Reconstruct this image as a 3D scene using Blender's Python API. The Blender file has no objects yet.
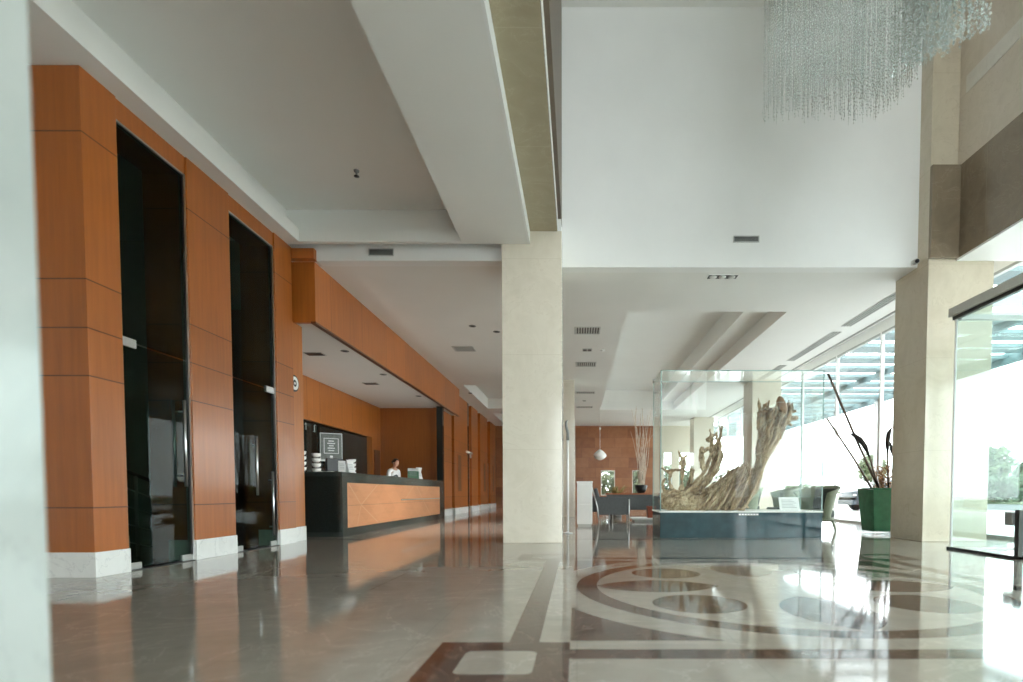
import bpy, bmesh, math, random
from mathutils import Vector, Matrix, noise

R = random.Random(7)
scn = bpy.context.scene
COL = scn.collection
PI = math.pi

# ------------------------------------------------------------------ node helpers
class V:
    """a scalar shader value with operators that build Math nodes"""
    def __init__(s, nt, sock): s.nt, s.s = nt, sock
    def _m(s, op, *a):
        n = s.nt.nodes.new('ShaderNodeMath'); n.operation = op
        for i, v in enumerate((s,) + a):
            if isinstance(v, V): s.nt.links.new(v.s, n.inputs[i])
            else: n.inputs[i].default_value = v
        return V(s.nt, n.outputs[0])
    def __add__(s, o): return s._m('ADD', o)
    def __sub__(s, o): return s._m('SUBTRACT', o)
    def __mul__(s, o): return s._m('MULTIPLY', o)
    def __truediv__(s, o): return s._m('DIVIDE', o)
    def __lt__(s, o): return s._m('LESS_THAN', o)
    def __gt__(s, o): return s._m('GREATER_THAN', o)
    def mx(s, o): return s._m('MAXIMUM', o)
    def mn(s, o): return s._m('MINIMUM', o)
    def abs(s): return s._m('ABSOLUTE')
    def floor(s): return s._m('FLOOR')
    def fract(s): return s._m('FRACT')
    def sqrt(s): return s._m('SQRT')
    def pow(s, e): return s._m('POWER', e)

def hyp(a, b): return (a * a + b * b).sqrt()

class Mat:
    def __init__(s, name):
        s.m = bpy.data.materials.new(name); s.m.use_nodes = True
        s.nt = s.m.node_tree; s.n = s.nt.nodes; s.l = s.nt.links
        s.b = s.n['Principled BSDF']; s.out = s.n['Material Output']
    def pos(s):
        g = s.n.new('ShaderNodeNewGeometry'); x = s.n.new('ShaderNodeSeparateXYZ')
        s.l.new(g.outputs['Position'], x.inputs[0])
        return [V(s.nt, o) for o in x.outputs]
    def noise(s, scale=(1, 1, 1), detail=4, rough=.55, coord='Object', dist=0):
        tc = s.n.new('ShaderNodeTexCoord'); mp = s.n.new('ShaderNodeMapping')
        mp.inputs['Scale'].default_value = scale
        s.l.new(tc.outputs[coord], mp.inputs[0])
        t = s.n.new('ShaderNodeTexNoise'); t.inputs['Scale'].default_value = 1
        t.inputs['Detail'].default_value = detail; t.inputs['Roughness'].default_value = rough
        t.inputs['Distortion'].default_value = dist
        s.l.new(mp.outputs[0], t.inputs['Vector'])
        return V(s.nt, t.outputs['Fac'])
    def ramp(s, v, stops):
        r = s.n.new('ShaderNodeValToRGB'); cr = r.color_ramp
        while len(cr.elements) < len(stops): cr.elements.new(.5)
        for e, (p, c) in zip(cr.elements, stops):
            e.position = p; e.color = (*c, 1)
        s.l.new(v.s, r.inputs[0]); return r.outputs[0]
    def mix(s, f, a, b):
        n = s.n.new('ShaderNodeMix'); n.data_type = 'RGBA'
        for v, i in ((f, 0), (a, 6), (b, 7)):
            if isinstance(v, V): s.l.new(v.s, n.inputs[i])
            elif isinstance(v, (tuple, list)): n.inputs[i].default_value = (*v, 1)
            elif isinstance(v, (int, float)): n.inputs[i].default_value = v
            else: s.l.new(v, n.inputs[i])
        return n.outputs[2]
    def col(s, c):
        if isinstance(c, (tuple, list)): s.b.inputs['Base Color'].default_value = (*c, 1)
        else: s.l.new(c, s.b.inputs['Base Color'])
    def set(s, **k):
        for key, v in k.items():
            i = s.b.inputs[key.replace('_', ' ')]
            if isinstance(v, V): s.l.new(v.s, i)
            else: i.default_value = v
        return s
    def bump(s, v, strength=.2, dist=.01):
        b = s.n.new('ShaderNodeBump'); b.inputs['Strength'].default_value = strength
        b.inputs['Distance'].default_value = dist
        s.l.new(v.s, b.inputs['Height']); s.l.new(b.outputs[0], s.b.inputs['Normal'])

def plain(name, c, rough=.5, metal=0, var=.06, scale=6, **k):
    M = Mat(name)
    f = M.noise((scale,) * 3, 3)
    M.col(M.ramp(f, [(.3, tuple(x * (1 - var) for x in c)), (.7, tuple(min(1, x * (1 + var)) for x in c))]))
    M.set(Roughness=rough, Metallic=metal, **k)
    return M.m

def glass(name, tint, spec=1.0, rough=.0, f0=.04):
    """thin pane: tinted see-through plus a Schlick mirror term"""
    M = Mat(name); n, l = M.n, M.l
    n.remove(M.b)
    tr = n.new('ShaderNodeBsdfTransparent'); tr.inputs[0].default_value = (*tint, 1)
    gl = n.new('ShaderNodeBsdfGlossy'); gl.inputs['Color'].default_value = (1, 1, 1, 1)
    gl.inputs['Roughness'].default_value = rough
    lw = n.new('ShaderNodeLayerWeight'); lw.inputs[0].default_value = .5
    f = V(M.nt, lw.outputs['Facing']).pow(5.0) * ((1 - f0) * spec) + f0 * spec
    ms = n.new('ShaderNodeMixShader')
    l.new(f.s, ms.inputs[0]); l.new(tr.outputs[0], ms.inputs[1]); l.new(gl.outputs[0], ms.inputs[2])
    l.new(ms.outputs[0], M.out.inputs[0])
    return M.m

def wood(name, base, zj=(), yj=None, rough=.3, grain='z', coat=.25):
    M = Mat(name)
    sc = {'z': (22, 22, 1.2), 'y': (22, 1.2, 22), 'x': (1.2, 22, 22)}[grain]
    g = M.noise(sc, 6, .6)
    big = M.noise((.7, .7, .9), 2)
    x, y, z = M.pos()
    v = g * .6 + big * .4
    if zj:
        tone = None
        for h in zj:
            t = (z > h); tone = t if tone is None else tone + t
        tone = ((tone * 1.7 + .3)._m('SINE') * .05)
        v = v + tone
    if yj: v = v + (((y / yj).floor() * 2.3)._m('SINE') * .05)
    d = tuple(c * .78 for c in base); e = tuple(min(1, c * 1.2) for c in base)
    c = M.ramp(v, [(.3, d), (.5, base), (.72, e)])
    line = None
    for h in zj:
        q = ((z - h).abs() < .006); line = q if line is None else line.mx(q)
    if yj:
        q = (((y / yj).fract() - .5).abs() > (.5 - .004 / yj)); line = q if line is None else line.mx(q)
    if line is not None: c = M.mix(line, c, tuple(k * .3 for k in base))
    M.col(c); M.set(Roughness=rough, Coat_Weight=coat, Coat_Roughness=.15)
    return M.m

def marble(name, a, b, vein, rough=.12, joint=None, scale=1.0):
    M = Mat(name)
    n1 = M.noise((1.6 * scale,) * 3, 8, .62, dist=1.2)
    n2 = M.noise((5 * scale, 5 * scale, 3 * scale), 5, .6)
    c = M.ramp(n1 * .65 + n2 * .35, [(.33, a), (.52, b), (.7, a)])
    ve = ((n1 - .5).abs() < .006)
    c = M.mix(ve * .35, c, vein)
    if joint:
        axis, step = joint
        p = M.pos()[axis]
        q = (((p / step).fract() - .5).abs() > (.5 - .004 / step))
        c = M.mix(q * .5, c, vein)
    M.col(c); M.set(Roughness=rough)
    return M.m

# ------------------------------------------------------------------ materials
ZJ = (.62, 1.775, 2.19, 2.61, 3.86)
M_wood = wood('cherry veneer', (.37, .108, .017), zj=ZJ)
M_woodf = wood('cherry veneer fascia', (.43, .128, .02), yj=1.28)
M_woodb = wood('cherry veneer back', (.47, .15, .026), yj=.62)
M_woodd = wood('dark walnut', (.13, .04, .014))
M_wooddoor = wood('brown door veneer', (.30, .08, .018))
M_counter = None
M_white = plain('white paint', (.88, .885, .87), .6, var=.015, scale=1.5)
M_ceil = plain('ceiling paint', (.84, .84, .81), .65, var=.015, scale=1)
M_base = marble('white marble skirting', (.74, .74, .71), (.82, .82, .79), (.5, .5, .5), .18)
M_col = marble('cream marble', (.67, .61, .50), (.74, .68, .57), (.60, .53, .42), .09, joint=(2, 1.4))
M_col2 = marble('warm beige marble', (.54, .47, .355), (.61, .54, .42), (.46, .39, .28), .09, joint=(2, 1.4))
M_colb = marble('beige beam marble', (.36, .31, .20), (.40, .345, .23), (.50, .44, .31), .12, joint=(1, 1.55))
M_brown = marble('brown stone', (.20, .155, .105), (.25, .195, .135), (.32, .27, .2), .12, joint=(1, 1.55))
M_upw = marble('beige wall stone', (.60, .52, .42), (.68, .60, .50), (.5, .42, .33), .06, joint=(2, 1.1))
M_upstreak = marble('pale reflection streak', (.66, .62, .56), (.74, .70, .63), (.6, .55, .5), .06, joint=(1, 1.3))  # lighter tone imitates a reflected window streak
M_bronze = plain('bronze brown panel', (.15, .11, .075), .45, var=.1, scale=2)
M_black = plain('black granite', (.018, .024, .022), .08, var=.4, scale=60)
M_dkgreen = plain('dark green granite', (.035, .048, .044), .1, var=.3, scale=50)
M_teal = plain('teal stone plinth', (.02, .055, .066), .05, var=.2, scale=6)
M_steel = plain('brushed steel', (.62, .64, .64), .28, 1, var=.05, scale=40)
M_alu = plain('grey aluminium', (.42, .43, .41), .4, .7, var=.04)
M_hdr = plain('pale grey beam paint', (.60, .60, .56), .5, var=.04)
M_dark = plain('dark plastic', (.02, .021, .022), .4, var=.2)
M_dkmetal = plain('dark bronze metal', (.05, .05, .045), .35, .6)
M_whitep = plain('white card', (.86, .86, .84), .5, var=.02)
M_gold = plain('pale brass', (.78, .58, .36), .3, .8)
M_glass = glass('clear glass', (.97, .99, .985))
M_glassf = glass('facade glass', (.965, .985, .98), f0=.03)
M_glassv = glass('teal vestibule glass', (.93, .975, .968))
M_glassd = glass('smoked glass', (.52, .60, .56), spec=.16, f0=.05)
M_glassc = glass('display case glass', (.975, .99, .985), f0=.01)
M_glassb = plain('back painted black glass', (.012, .02, .018), .04, var=.3)
M_room = plain('dark room paint', (.36, .42, .38), .7)
M_fabric = plain('dark grey leather', (.045, .05, .05), .42, var=.25, scale=25)
M_olive = plain('olive woven shell', (.20, .23, .15), .5, var=.3, scale=60)
M_cush = plain('black green cushion', (.035, .05, .04), .7, var=.3, scale=20)
M_pot = plain('green glazed ceramic', (.022, .115, .055), .16, var=.15, scale=8)
M_stick = plain('brown bamboo stick', (.13, .085, .06), .5, var=.3, scale=30)
M_dry = plain('dry flower heads', (.36, .20, .10), .9, var=.35, scale=40)
M_feather = plain('dark bulrush', (.035, .028, .025), .8, var=.3, scale=40)
M_bark = plain('tree bark', (.20, .15, .11), .9, var=.3, scale=12)
M_branch = plain('pale birch branch', (.62, .52, .42), .8, var=.2, scale=20)
M_leafA = plain('leaf green', (.07, .12, .045), .6, var=.5, scale=3)
M_leafB = plain('olive leaf', (.10, .13, .065), .6, var=.5, scale=3)
M_leafC = plain('deep leaf', (.045, .085, .04), .6, var=.5, scale=3)
M_plantl = plain('house plant leaf', (.30, .22, .08), .5, var=.4, scale=6)
M_asph = plain('pale paving', (.62, .62, .61), .8, var=.06, scale=.6)
M_road = plain('grey asphalt', (.05, .054, .056), .85, var=.1, scale=2)
M_grass = plain('lawn', (.12, .145, .085), .9, var=.25, scale=2)
M_kerb = plain('concrete kerb', (.55, .55, .53), .8)
M_canopy = plain('teal grey canopy panel', (.12, .185, .195), .5, var=.04)
M_carp = plain('silver blue car paint', (.05, .065, .08), .35, 0)
M_tyre = plain('tyre rubber', (.02, .02, .02), .8)
M_carglass = plain('car window', (.02, .03, .035), .05)
M_lampred = plain('red lens', (.4, .02, .02), .2)
M_skin = plain('skin', (.55, .31, .21), .5, Subsurface_Weight=.1)
M_hair = plain('dark hair', (.02, .013, .01), .45)
M_blouse = plain('white blouse', (.78, .79, .80), .7)
M_vest = plain('dark waistcoat', (.02, .025, .035), .7)
M_eye = plain('eye', (.02, .015, .01), .2)
M_lip = plain('lips', (.45, .12, .10), .5)
M_opal = plain('opal lamp glass', (.88, .88, .85), .25)
M_grille = plain('grey grille', (.25, .26, .25), .5, .3)
M_grilleL = plain('pale grille', (.55, .56, .54), .5)
M_lens = plain('lamp lens', (.75, .76, .74), .2)
M_red = wood('red brown block', (.28, .06, .025), grain='z')
M_screen = plain('grey sign face', (.10, .115, .10), .35, var=.3, scale=20)
M_silver = plain('silver frame', (.5, .52, .5), .35, .6)
M_paperg = plain('green leaflet', (.12, .25, .16), .6)
M_ink = plain('grey ink', (.45, .46, .45), .8)

def m_floor():
    M = Mat('polished marble floor')
    x, y, z = M.pos()
    n1 = M.noise((.9, .9, .9), 8, .62, dist=1.6)
    n2 = M.noise((6, 6, 6), 5, .6)
    lt = M.ramp(n1 * .7 + n2 * .3, [(.32, (.295, .265, .225)), (.5, (.365, .33, .285)), (.68, (.32, .285, .245))])
    lt = M.mix(((n1 - .52).abs() < .005) * .35, lt, (.55, .5, .44))
    n3 = M.noise((3, 3, 3), 8, .65, dist=.8)
    dk = M.ramp(n3, [(.35, (.055, .028, .02)), (.6, (.095, .05, .036)), (.75, (.13, .075, .055))])
    dk = M.mix(((n3 - .5).abs() < .004) * .5, dk, (.4, .3, .25))
    dx = (x - 1.6).abs(); dy = (y - 4.38).abs()
    r = hyp(dx, dy); sq = dx.mx(dy)
    band = ((sq - 1.865).abs() < .075)
    bx = (dx - 1.955).abs(); by = (dy - 1.985).abs(); bs = bx.mx(by)
    block = (bs < .32)
    inset = ((hyp((bx - .125).mx(0.0), (by - .125).mx(0.0))) < .042)
    gap = (bs < .38)
    ring = ((r - 1.52).abs() < .08)
    span = (sq < 1.635) * (r > 1.84)
    leaf = (hyp(dx - .95, dy + .298) < .578).mx(hyp(dy - .95, dx + .298) < .578)
    dot = (hyp(dx - .77, dy - .70) < .315)
    m = (band.mx(block) * (inset * -1 + 1)).mx(ring).mx(span).mx(leaf).mx(dot)
    cross = ((y - 8.80).abs() < .10)
    fary = ((y - 17.2).abs() < .1)
    m = m.mx(cross).mx(fary)
    c = M.mix(m, lt, dk)
    j = (((x / .8).fract() - .5).abs() > .4975).mx(((y / .8).fract() - .5).abs() > .4975)
    c = M.mix(j * .25, c, (.12, .1, .085))
    M.col(c)
    M.set(Roughness=M.noise((2.5, 2.5, 2.5), 4) * .05 + .045, Specular_IOR_Level=.62)
    return M.m
M_floor = m_floor()

def m_counter():
    M = Mat('counter front marquetry')
    x, y, z = M.pos()
    g = M.noise((10, 1.4, 16), 5, .6)
    pat = None; gold = None
    # two-tone triangles and pale inlay lines
    for (y0, z0, y1, z1) in ((9.55, .92, 10.1, .53), (10.95, .92, 10.1, .53), (10.1, .53, 11.0, .14), (9.9, .14, 10.1, .53),
                             (12.6, .55, 13.35, .92), (13.6, .92, 14.2, .55), (14.2, .55, 14.9, .14)):
        dy, dz = y1 - y0, z1 - z0; L = math.hypot(dy, dz)
        d = ((y - y0) * (-dz / L) + (z - z0) * (dy / L)).abs() < .012
        t = (y - y0) * (dy / L) + (z - z0) * (dz / L)
        d = d * (t > 0) * (t < L)
        gold = d if gold is None else gold.mx(d)
    tone = ((y * .75 + z * 1.2).fract() > .5) * .08 + (((y * .75 - z * 1.2).fract() > .5) * .06)
    c = M.ramp(g * .5 + tone + .2, [(.3, (.62, .26, .115)), (.5, (.73, .32, .145)), (.75, (.80, .38, .18))])
    c = M.mix(gold * .8, c, (.80, .46, .24))
    c = M.mix(((z - .53).abs() < .006) * .5, c, (.3, .12, .05))
    M.col(c); M.set(Roughness=.3)
    return M.m
M_counter = m_counter()

def m_tiles():
    M = Mat('rust stone cladding')
    x, y, z = M.pos()
    row = (z / .52).floor(); colm = ((x + row * .37) / 1.05)
    tone = M.n.new('ShaderNodeTexWhiteNoise'); tone.noise_dimensions = '2D'
    cb = M.n.new('ShaderNodeCombineXYZ'); M.l.new(row.s, cb.inputs[0]); M.l.new(colm.floor().s, cb.inputs[1])
    M.l.new(cb.outputs[0], tone.inputs['Vector'])
    v = V(M.nt, tone.outputs['Value']) * .45 + M.noise((4, 4, 4), 5) * .55
    c = M.ramp(v, [(.2, (.22, .075, .028)), (.5, (.33, .125, .047)), (.85, (.43, .18, .075))])
    j = (((z / .52).fract() - .5).abs() > .488).mx((colm.fract() - .5).abs() > .494)
    c = M.mix(j * .6, c, (.12, .05, .025))
    M.col(c); M.set(Roughness=.3)
    return M.m
M_tiles = m_tiles()

def m_drift():
    M = Mat('weathered root wood')
    g1 = M.noise((26, 26, 7), 6, .65, dist=.6)
    g2 = M.noise((3, 3, 3), 4, .6)
    c = M.ramp(g1 * .55 + g2 * .45, [(.30, (.06, .035, .018)), (.41, (.22, .135, .07)), (.52, (.43, .31, .18)), (.65, (.66, .53, .36)), (.8, (.36, .22, .11))])
    M.col(c); M.set(Roughness=.5); M.bump(g1, .8, .03)
    return M.m
M_drift = m_drift()
M_knob = plain('smooth brown burl', (.30, .16, .075), .4, var=.35, scale=10)

def m_crystal():
    M = Mat('crystal'); n, l = M.n, M.l
    n.remove(M.b)
    gl = n.new('ShaderNodeBsdfGlossy'); gl.inputs['Color'].default_value = (.95, .97, .97, 1); gl.inputs['Roughness'].default_value = .08
    tr = n.new('ShaderNodeBsdfTransparent'); tr.inputs[0].default_value = (.80, .84, .83, 1)
    ms = n.new('ShaderNodeMixShader'); ms.inputs[0].default_value = .55
    l.new(tr.outputs[0], ms.inputs[1]); l.new(gl.outputs[0], ms.inputs[2]); l.new(ms.outputs[0], M.out.inputs[0])
    return M.m
M_crystal = m_crystal()

# ------------------------------------------------------------------ geometry helpers
def link(name, me, mat, parent=None, smooth=False):
    o = bpy.data.objects.new(name, me); COL.objects.link(o)
    if mat is not None: me.materials.append(mat)
    if parent is not None: o.parent = parent
    if smooth:
        for p in me.polygons: p.use_smooth = True
    return o

def mk(name, bm, mat, parent=None, smooth=False):
    me = bpy.data.meshes.new(name)
    bmesh.ops.recalc_face_normals(bm, faces=bm.faces)
    bm.to_mesh(me); bm.free()
    return link(name, me, mat, parent, smooth)

def NB(): return bmesh.new()

def box(bm, x0, x1, y0, y1, z0, z1, bev=0, rot=None, at=None):
    vs = [bm.verts.new(p) for p in ((x0, y0, z0), (x1, y0, z0), (x1, y1, z0), (x0, y1, z0), (x0, y0, z1), (x1, y0, z1), (x1, y1, z1), (x0, y1, z1))]
    fs = [bm.faces.new([vs[i] for i in f]) for f in ((3, 2, 1, 0), (4, 5, 6, 7), (0, 1, 5, 4), (1, 2, 6, 5), (2, 3, 7, 6), (3, 0, 4, 7))]
    if bev:
        es = list({e for f in fs for e in f.edges})
        r = bmesh.ops.bevel(bm, geom=es, offset=bev, segments=2, affect='EDGES', profile=.5)
        vs = list({v for f in r['faces'] for v in f.verts} | {v for v in vs if v.is_valid})
    if rot is not None:
        bmesh.ops.transform(bm, matrix=rot, verts=vs)
    if at is not None:
        bmesh.ops.translate(bm, vec=at, verts=vs)
    return vs

def bx(name, x0, x1, y0, y1, z0, z1, mat, parent=None, bev=0, kind=None):
    bm = NB(); box(bm, x0, x1, y0, y1, z0, z1, bev)
    o = mk(name, bm, mat, parent)
    if kind: o['kind'] = kind
    return o

def struct(name, boxes, mat, bev=0):
    bm = NB()
    for b in boxes: box(bm, *b, bev=bev)
    o = mk(name, bm, mat); o['kind'] = 'structure'
    return o

def tube(bm, pts, rad, seg=8, cap=True):
    pts = [Vector(p) for p in pts]; n = len(pts)
    if isinstance(rad, (int, float)): rad = [rad] * n
    rings = []; up = Vector((0, 0, 1)); prev = None
    for i, p in enumerate(pts):
        d = (pts[min(i + 1, n - 1)] - pts[max(i - 1, 0)]).normalized()
        if prev is None:
            a = d.cross(up if abs(d.z) < .95 else Vector((1, 0, 0))).normalized()
        else:
            a = (prev - d * prev.dot(d)).normalized()
        b = d.cross(a); prev = a
        rings.append([bm.verts.new(p + (a * math.cos(2 * PI * k / seg) + b * math.sin(2 * PI * k / seg)) * rad[i]) for k in range(seg)])
    for i in range(n - 1):
        for k in range(seg):
            bm.faces.new((rings[i][k], rings[i][(k + 1) % seg], rings[i + 1][(k + 1) % seg], rings[i + 1][k]))
    if cap:
        bm.faces.new(rings[0][::-1]); bm.faces.new(rings[-1])

def lathe(bm, prof, seg=24, at=(0, 0, 0)):
    rings = []
    for r, z in prof:
        rings.append([bm.verts.new((at[0] + max(r, 1e-4) * math.cos(2 * PI * k / seg), at[1] + max(r, 1e-4) * math.sin(2 * PI * k / seg), at[2] + z)) for k in range(seg)])
    for i in range(len(rings) - 1):
        for k in range(seg):
            bm.faces.new((rings[i][k], rings[i][(k + 1) % seg], rings[i + 1][(k + 1) % seg], rings[i + 1][k]))
    bm.faces.new(rings[0][::-1]); bm.faces.new(rings[-1])

def blob(bm, c, r, sub=2, rot=None):
    m = Matrix.Translation(c)
    if rot is not None: m = m @ rot
    m = m @ Matrix.Diagonal((r[0], r[1], r[2], 1))
    return bmesh.ops.create_icosphere(bm, subdivisions=sub, radius=1, matrix=m)['verts']

def tag(o, label, cat, group=None, kind=None):
    o['label'] = label; o['category'] = cat
    if group: o['group'] = group
    if kind: o['kind'] = kind
    return o

def thing(name, label, cat, loc=(0, 0, 0), rz=0, group=None):
    o = bpy.data.objects.new(name, None); COL.objects.link(o)
    o.location = loc; o.rotation_euler = (0, 0, rz); o.empty_display_size = .1
    return tag(o, label, cat, group)

def dup(root, loc, rz=None, label=None):
    def cp(o, par):
        c = o.copy(); COL.objects.link(c)
        if par is not None: c.parent = par
        for ch in list(o.children): cp(ch, c)
        return c
    r = cp(root, None); r.location = loc
    if rz is not None: r.rotation_euler = (0, 0, rz)
    if label: r['label'] = label
    return r

def slab_with_holes(name, X0, X1, Y0, Y1, z0, z1, holes, mat):
    xs = sorted({X0, X1, *[h[0] for h in holes], *[h[1] for h in holes]})
    ys = sorted({Y0, Y1, *[h[2] for h in holes], *[h[3] for h in holes]})
    bm = NB()
    for i in range(len(xs) - 1):
        for j in range(len(ys) - 1):
            cx, cy = (xs[i] + xs[i + 1]) / 2, (ys[j] + ys[j + 1]) / 2
            if any(h[0] < cx < h[1] and h[2] < cy < h[3] for h in holes): continue
            box(bm, xs[i], xs[i + 1], ys[j], ys[j + 1], z0, z1)
    o = mk(name, bm, mat); o['kind'] = 'structure'; return o

def ring_boxes(x0, x1, y0, y1, z0, z1, t):
    return [(x0 - t, x0, y0 - t, y1 + t, z0, z1), (x1, x1 + t, y0 - t, y1 + t, z0, z1), (x0, x1, y0 - t, y0, z0, z1), (x0, x1, y1, y1 + t, z0, z1)]

# ------------------------------------------------------------------ main dimensions
XW = -4.26          # face of the left pilasters
XF = 7.0            # glass facade
YB = 8.62           # tall white wall
YL = 8.38           # left bulkhead
YE = 28.7           # far wall
H1, H2, HV = 4.41, 4.26, 8.18
YN = -6.0           # glazed front behind the viewer

# ---- floor and outdoor ground
struct('floor', [(-9, XF, YN, YE + .2, -.12, 0)], M_floor)
struct('ground', [(-70, 160, -90, 200, -.3, -.125)], M_asph)
struct('pavement', [(XF + .06, 16.5, -40, 60, -.12, -.01)], M_asph)
struct('road', [(16.7, 30, -40, 90, -.12, -.03)], M_road)
struct('kerb', [(16.5, 16.7, -40, 90, -.12, .06)], M_kerb)
struct('lawn', [(30, 60, -40, 120, -.12, .05)], M_grass)

# ---- ceilings
TR = (-4.05, -1.685, -5.0, 8.08)
slab_with_holes('ceiling', -9, -.715, YN, 8.155, H1, H1 + .19, [TR], M_ceil)
x0, x1, y0, y1 = TR
struct('ceiling_tray', [(x0 - .3, x1 + .3, y0 - .3, y1 + .17, H1 + .50, H1 + .58)] + ring_boxes(x0 - .22, x1 + .22, y0 - .22, y1 + .09, H1 + .192, H1 + .505, .05), M_ceil)
TRR = (.98, 4.07, 10.7, 23.2); TRL = (-3.7, -1.5, 17.9, 22.8); TRL2 = (-3.7, -1.5, 24.2, 28.2)
slab_with_holes('ceiling', -4.4, 6.15, YL + .2, YE, H2, H2 + .34, [TRR, TRL, TRL2, (-.24, 6.2, YL + .2, YB + .2)], M_ceil)
x0, x1, y0, y1 = TRR
struct('ceiling_tray', [(x0 - .1, x1 + .1, y0 - .1, y1 + .1, H2 + .84, H2 + .93)]
       + ring_boxes(x0 + .0, x1 - .52, y0, y1, H2 + .345, H2 + .845, .05) + [(x1 - .47, x1 + .1, y0, y1, H2 + .345, H2 + .40)], M_ceil)
for t in (TRL, TRL2):
    x0, x1, y0, y1 = t
    struct('ceiling_tray', [(x0 - .1, x1 + .1, y0 - .1, y1 + .1, H2 + .42, H2 + .5)] + ring_boxes(x0, x1, y0, y1, H2 + .342, H2 + .422, .05), M_ceil)
struct('ceiling_facade_pocket', [(6.16, XF + .1, YB + .2, YE, 4.66, 4.76), (6.15, 6.19, YB + .2, YE, 4.26, 4.70)], M_white)
struct('ceiling_void', [(-.35, 7.2, YN, YB + .2, HV, HV + .12)], M_ceil)

# ---- bulkheads and beams
struct('wall_bulkhead', [(-3.94, -.24, YL, YL + .2, H2, H1 + .69), (-9, -3.94, YL + .05, YL + .2, H1 + .002, H1 + .69)], M_white)
struct('wall_back', [(-.24, 5.30, YB, YB + .2, H2, HV)], M_white)
struct('beam_soffit_edge', [(-.72, -.69, YN, YL - .13, H1 - .001, 4.595)], M_white)
struct('beam_marble', [(-.69, -.29, YN, YL - .13, 4.595, 4.70)], M_colb)
struct('beam_face', [(-.69, -.286, YN, YL - .13, 4.70, 4.88)], M_white)
struct('wall_upper_left', [(-.69, -.235, YN, YB, 4.88, HV)], M_bronze)
struct('beam_right', [(5.70, XF + .1, YN, 8.32, 4.27, 5.62), (5.28, 5.70, 8.27, 8.33, 4.27, 5.62)], M_brown)
struct('beam_right_soffit', [(5.71, XF + .08, YN, 8.34, 4.24, 4.27)], M_white)
struct('wall_upper_right', [(5.705, 6.29, YN, 8.34, 5.62, HV)], M_upw)
struct('trim_reflection_streak', [(5.695, 5.71, YN, 8.2, 6.60, 6.84)], M_upstreak)  # window reflection on the glossy wall, modelled as a paler band

# ---- columns
struct('column', [(-1.11, -.225, 8.16, 9.05, 0, 4.60)], M_col, bev=.006)
struct('column', [(5.30, 6.29, 8.35, 9.2, 0, HV)], M_col2, bev=.006)
struct('column', [(-1.05, -.08, 17.0, 17.9, 0, H2)], M_col, bev=.006)
struct('column', [(5.43, 6.33, 17.0, 17.9, 0, H2)], M_col, bev=.006)
struct('column', [(-1.05, -.08, 25.4, 26.3, 0, H2)], M_col, bev=.006)
struct('column', [(5.42, 6.35, 25.4, 26.3, 0, H2)], M_col, bev=.006)
struct('column', [(-1.9, -.885, -.1, .91, 0, H1)], marble('pale green grey marble', (.31, .335, .315), (.36, .38, .355), (.26, .285, .265), .10), bev=.004)

# ---- left wall : pilasters, doors, heads
struct('wall_left_pilaster', [(-9, XW, 4.80, 5.17, 0, H1)], M_wood, bev=.004)
struct('wall_left_pilaster', [(-4.75, XW, 6.08, 6.80, 0, H1)], M_wood, bev=.004)
struct('wall_left_pilaster', [(-4.75, XW, 7.80, 8.26, 0, H1)], M_wood, bev=.004)
struct('wall_left_pilaster', [(-4.75, XW - .07, 8.26, 8.68, 0, 3.36)], M_woodb, bev=.004)
struct('wall_left_head', [(-4.70, XW - .02, 5.17, 6.08, 4.22, H1), (-4.70, XW - .02, 6.80, 7.80, 4.22, H1)], M_wood)
for (a, b, c) in ((4.80, 5.17, XW), (6.08, 6.80, XW), (7.80, 8.26, XW), (8.27, 8.68, XW - .07)):
    struct('baseboard_left', [(c - .3 if a > 5 else -9, c + .015, a - .012, b + .0, 0, .225)], M_base, bev=.003)
# dark room behind the smoked doors
struct('wall_side_room', [(-9, -8.9, 5.17, 8.2, 0, H1), (-8.9, -4.75, 8.05, 8.16, 0, H1), (-8.9, -4.75, 5.171, 5.2, 0, H1)], M_room)
struct('wall_left_entry', [(-9.1, -9, YN, 5.17, 0, H1), (-9.1, -9, YN, YL + .2, H1 + .001, 5.1)], M_white)

def glass_door(n, y0, y1, handle_y, extra):
    xg = XW - .045
    d = thing('door_%d' % n, 'x', 'door'); del d['label']; del d['category']; d['kind'] = 'structure'
    bx('transom_pane', xg - .006, xg + .006, y0 + .01, y1 - .04, 2.21, 4.20, M_glassd, d)
    bx('door_leaf', xg - .006, xg + .006, y0 + .01, y1 - .02, .02, 2.19, M_glassd, d)
    f = NB()
    box(f, xg - .03, xg + .025, y1 - .025, y1, 0.01, 4.22); box(f, xg - .03, xg + .025, y0, y1, 4.20, 4.222)
    mk('frame', f, M_steel, d)
    pf = NB()
    py = y0 + .10 if n == 1 else y1 - .12
    box(pf, xg - .02, xg + .02, py - .1, py + .09, 2.15, 2.235, .004)
    mk('patch_fitting', pf, M_steel, d)
    for q in (y0 + .1, y1 - .1):
        p2 = NB(); box(p2, xg - .02, xg + .02, q - .08, q + .08, .008, .075, .004); mk('patch_fitting', p2, M_alu, d)
    for hy, hx, za, zb in extra:
        h = NB(); tube(h, [(xg + hx, hy, za), (xg + hx, hy, zb)], .016, 10)
        for zz in (za + .12, zb - .12):
            tube(h, [(xg, hy, zz), (xg + hx, hy, zz)], .009, 8)
        mk('pull_handle', h, M_steel, d, True)
    return d
glass_door(1, 5.17, 6.08, 5.95, [(5.93, .06, .82, 1.75), (5.93, -.06, .82, 1.75)])
glass_door(2, 6.80, 7.80, 7.6, [(7.25, .06, .72, 1.5), (7.62, .06, .16, 1.05)])
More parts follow.
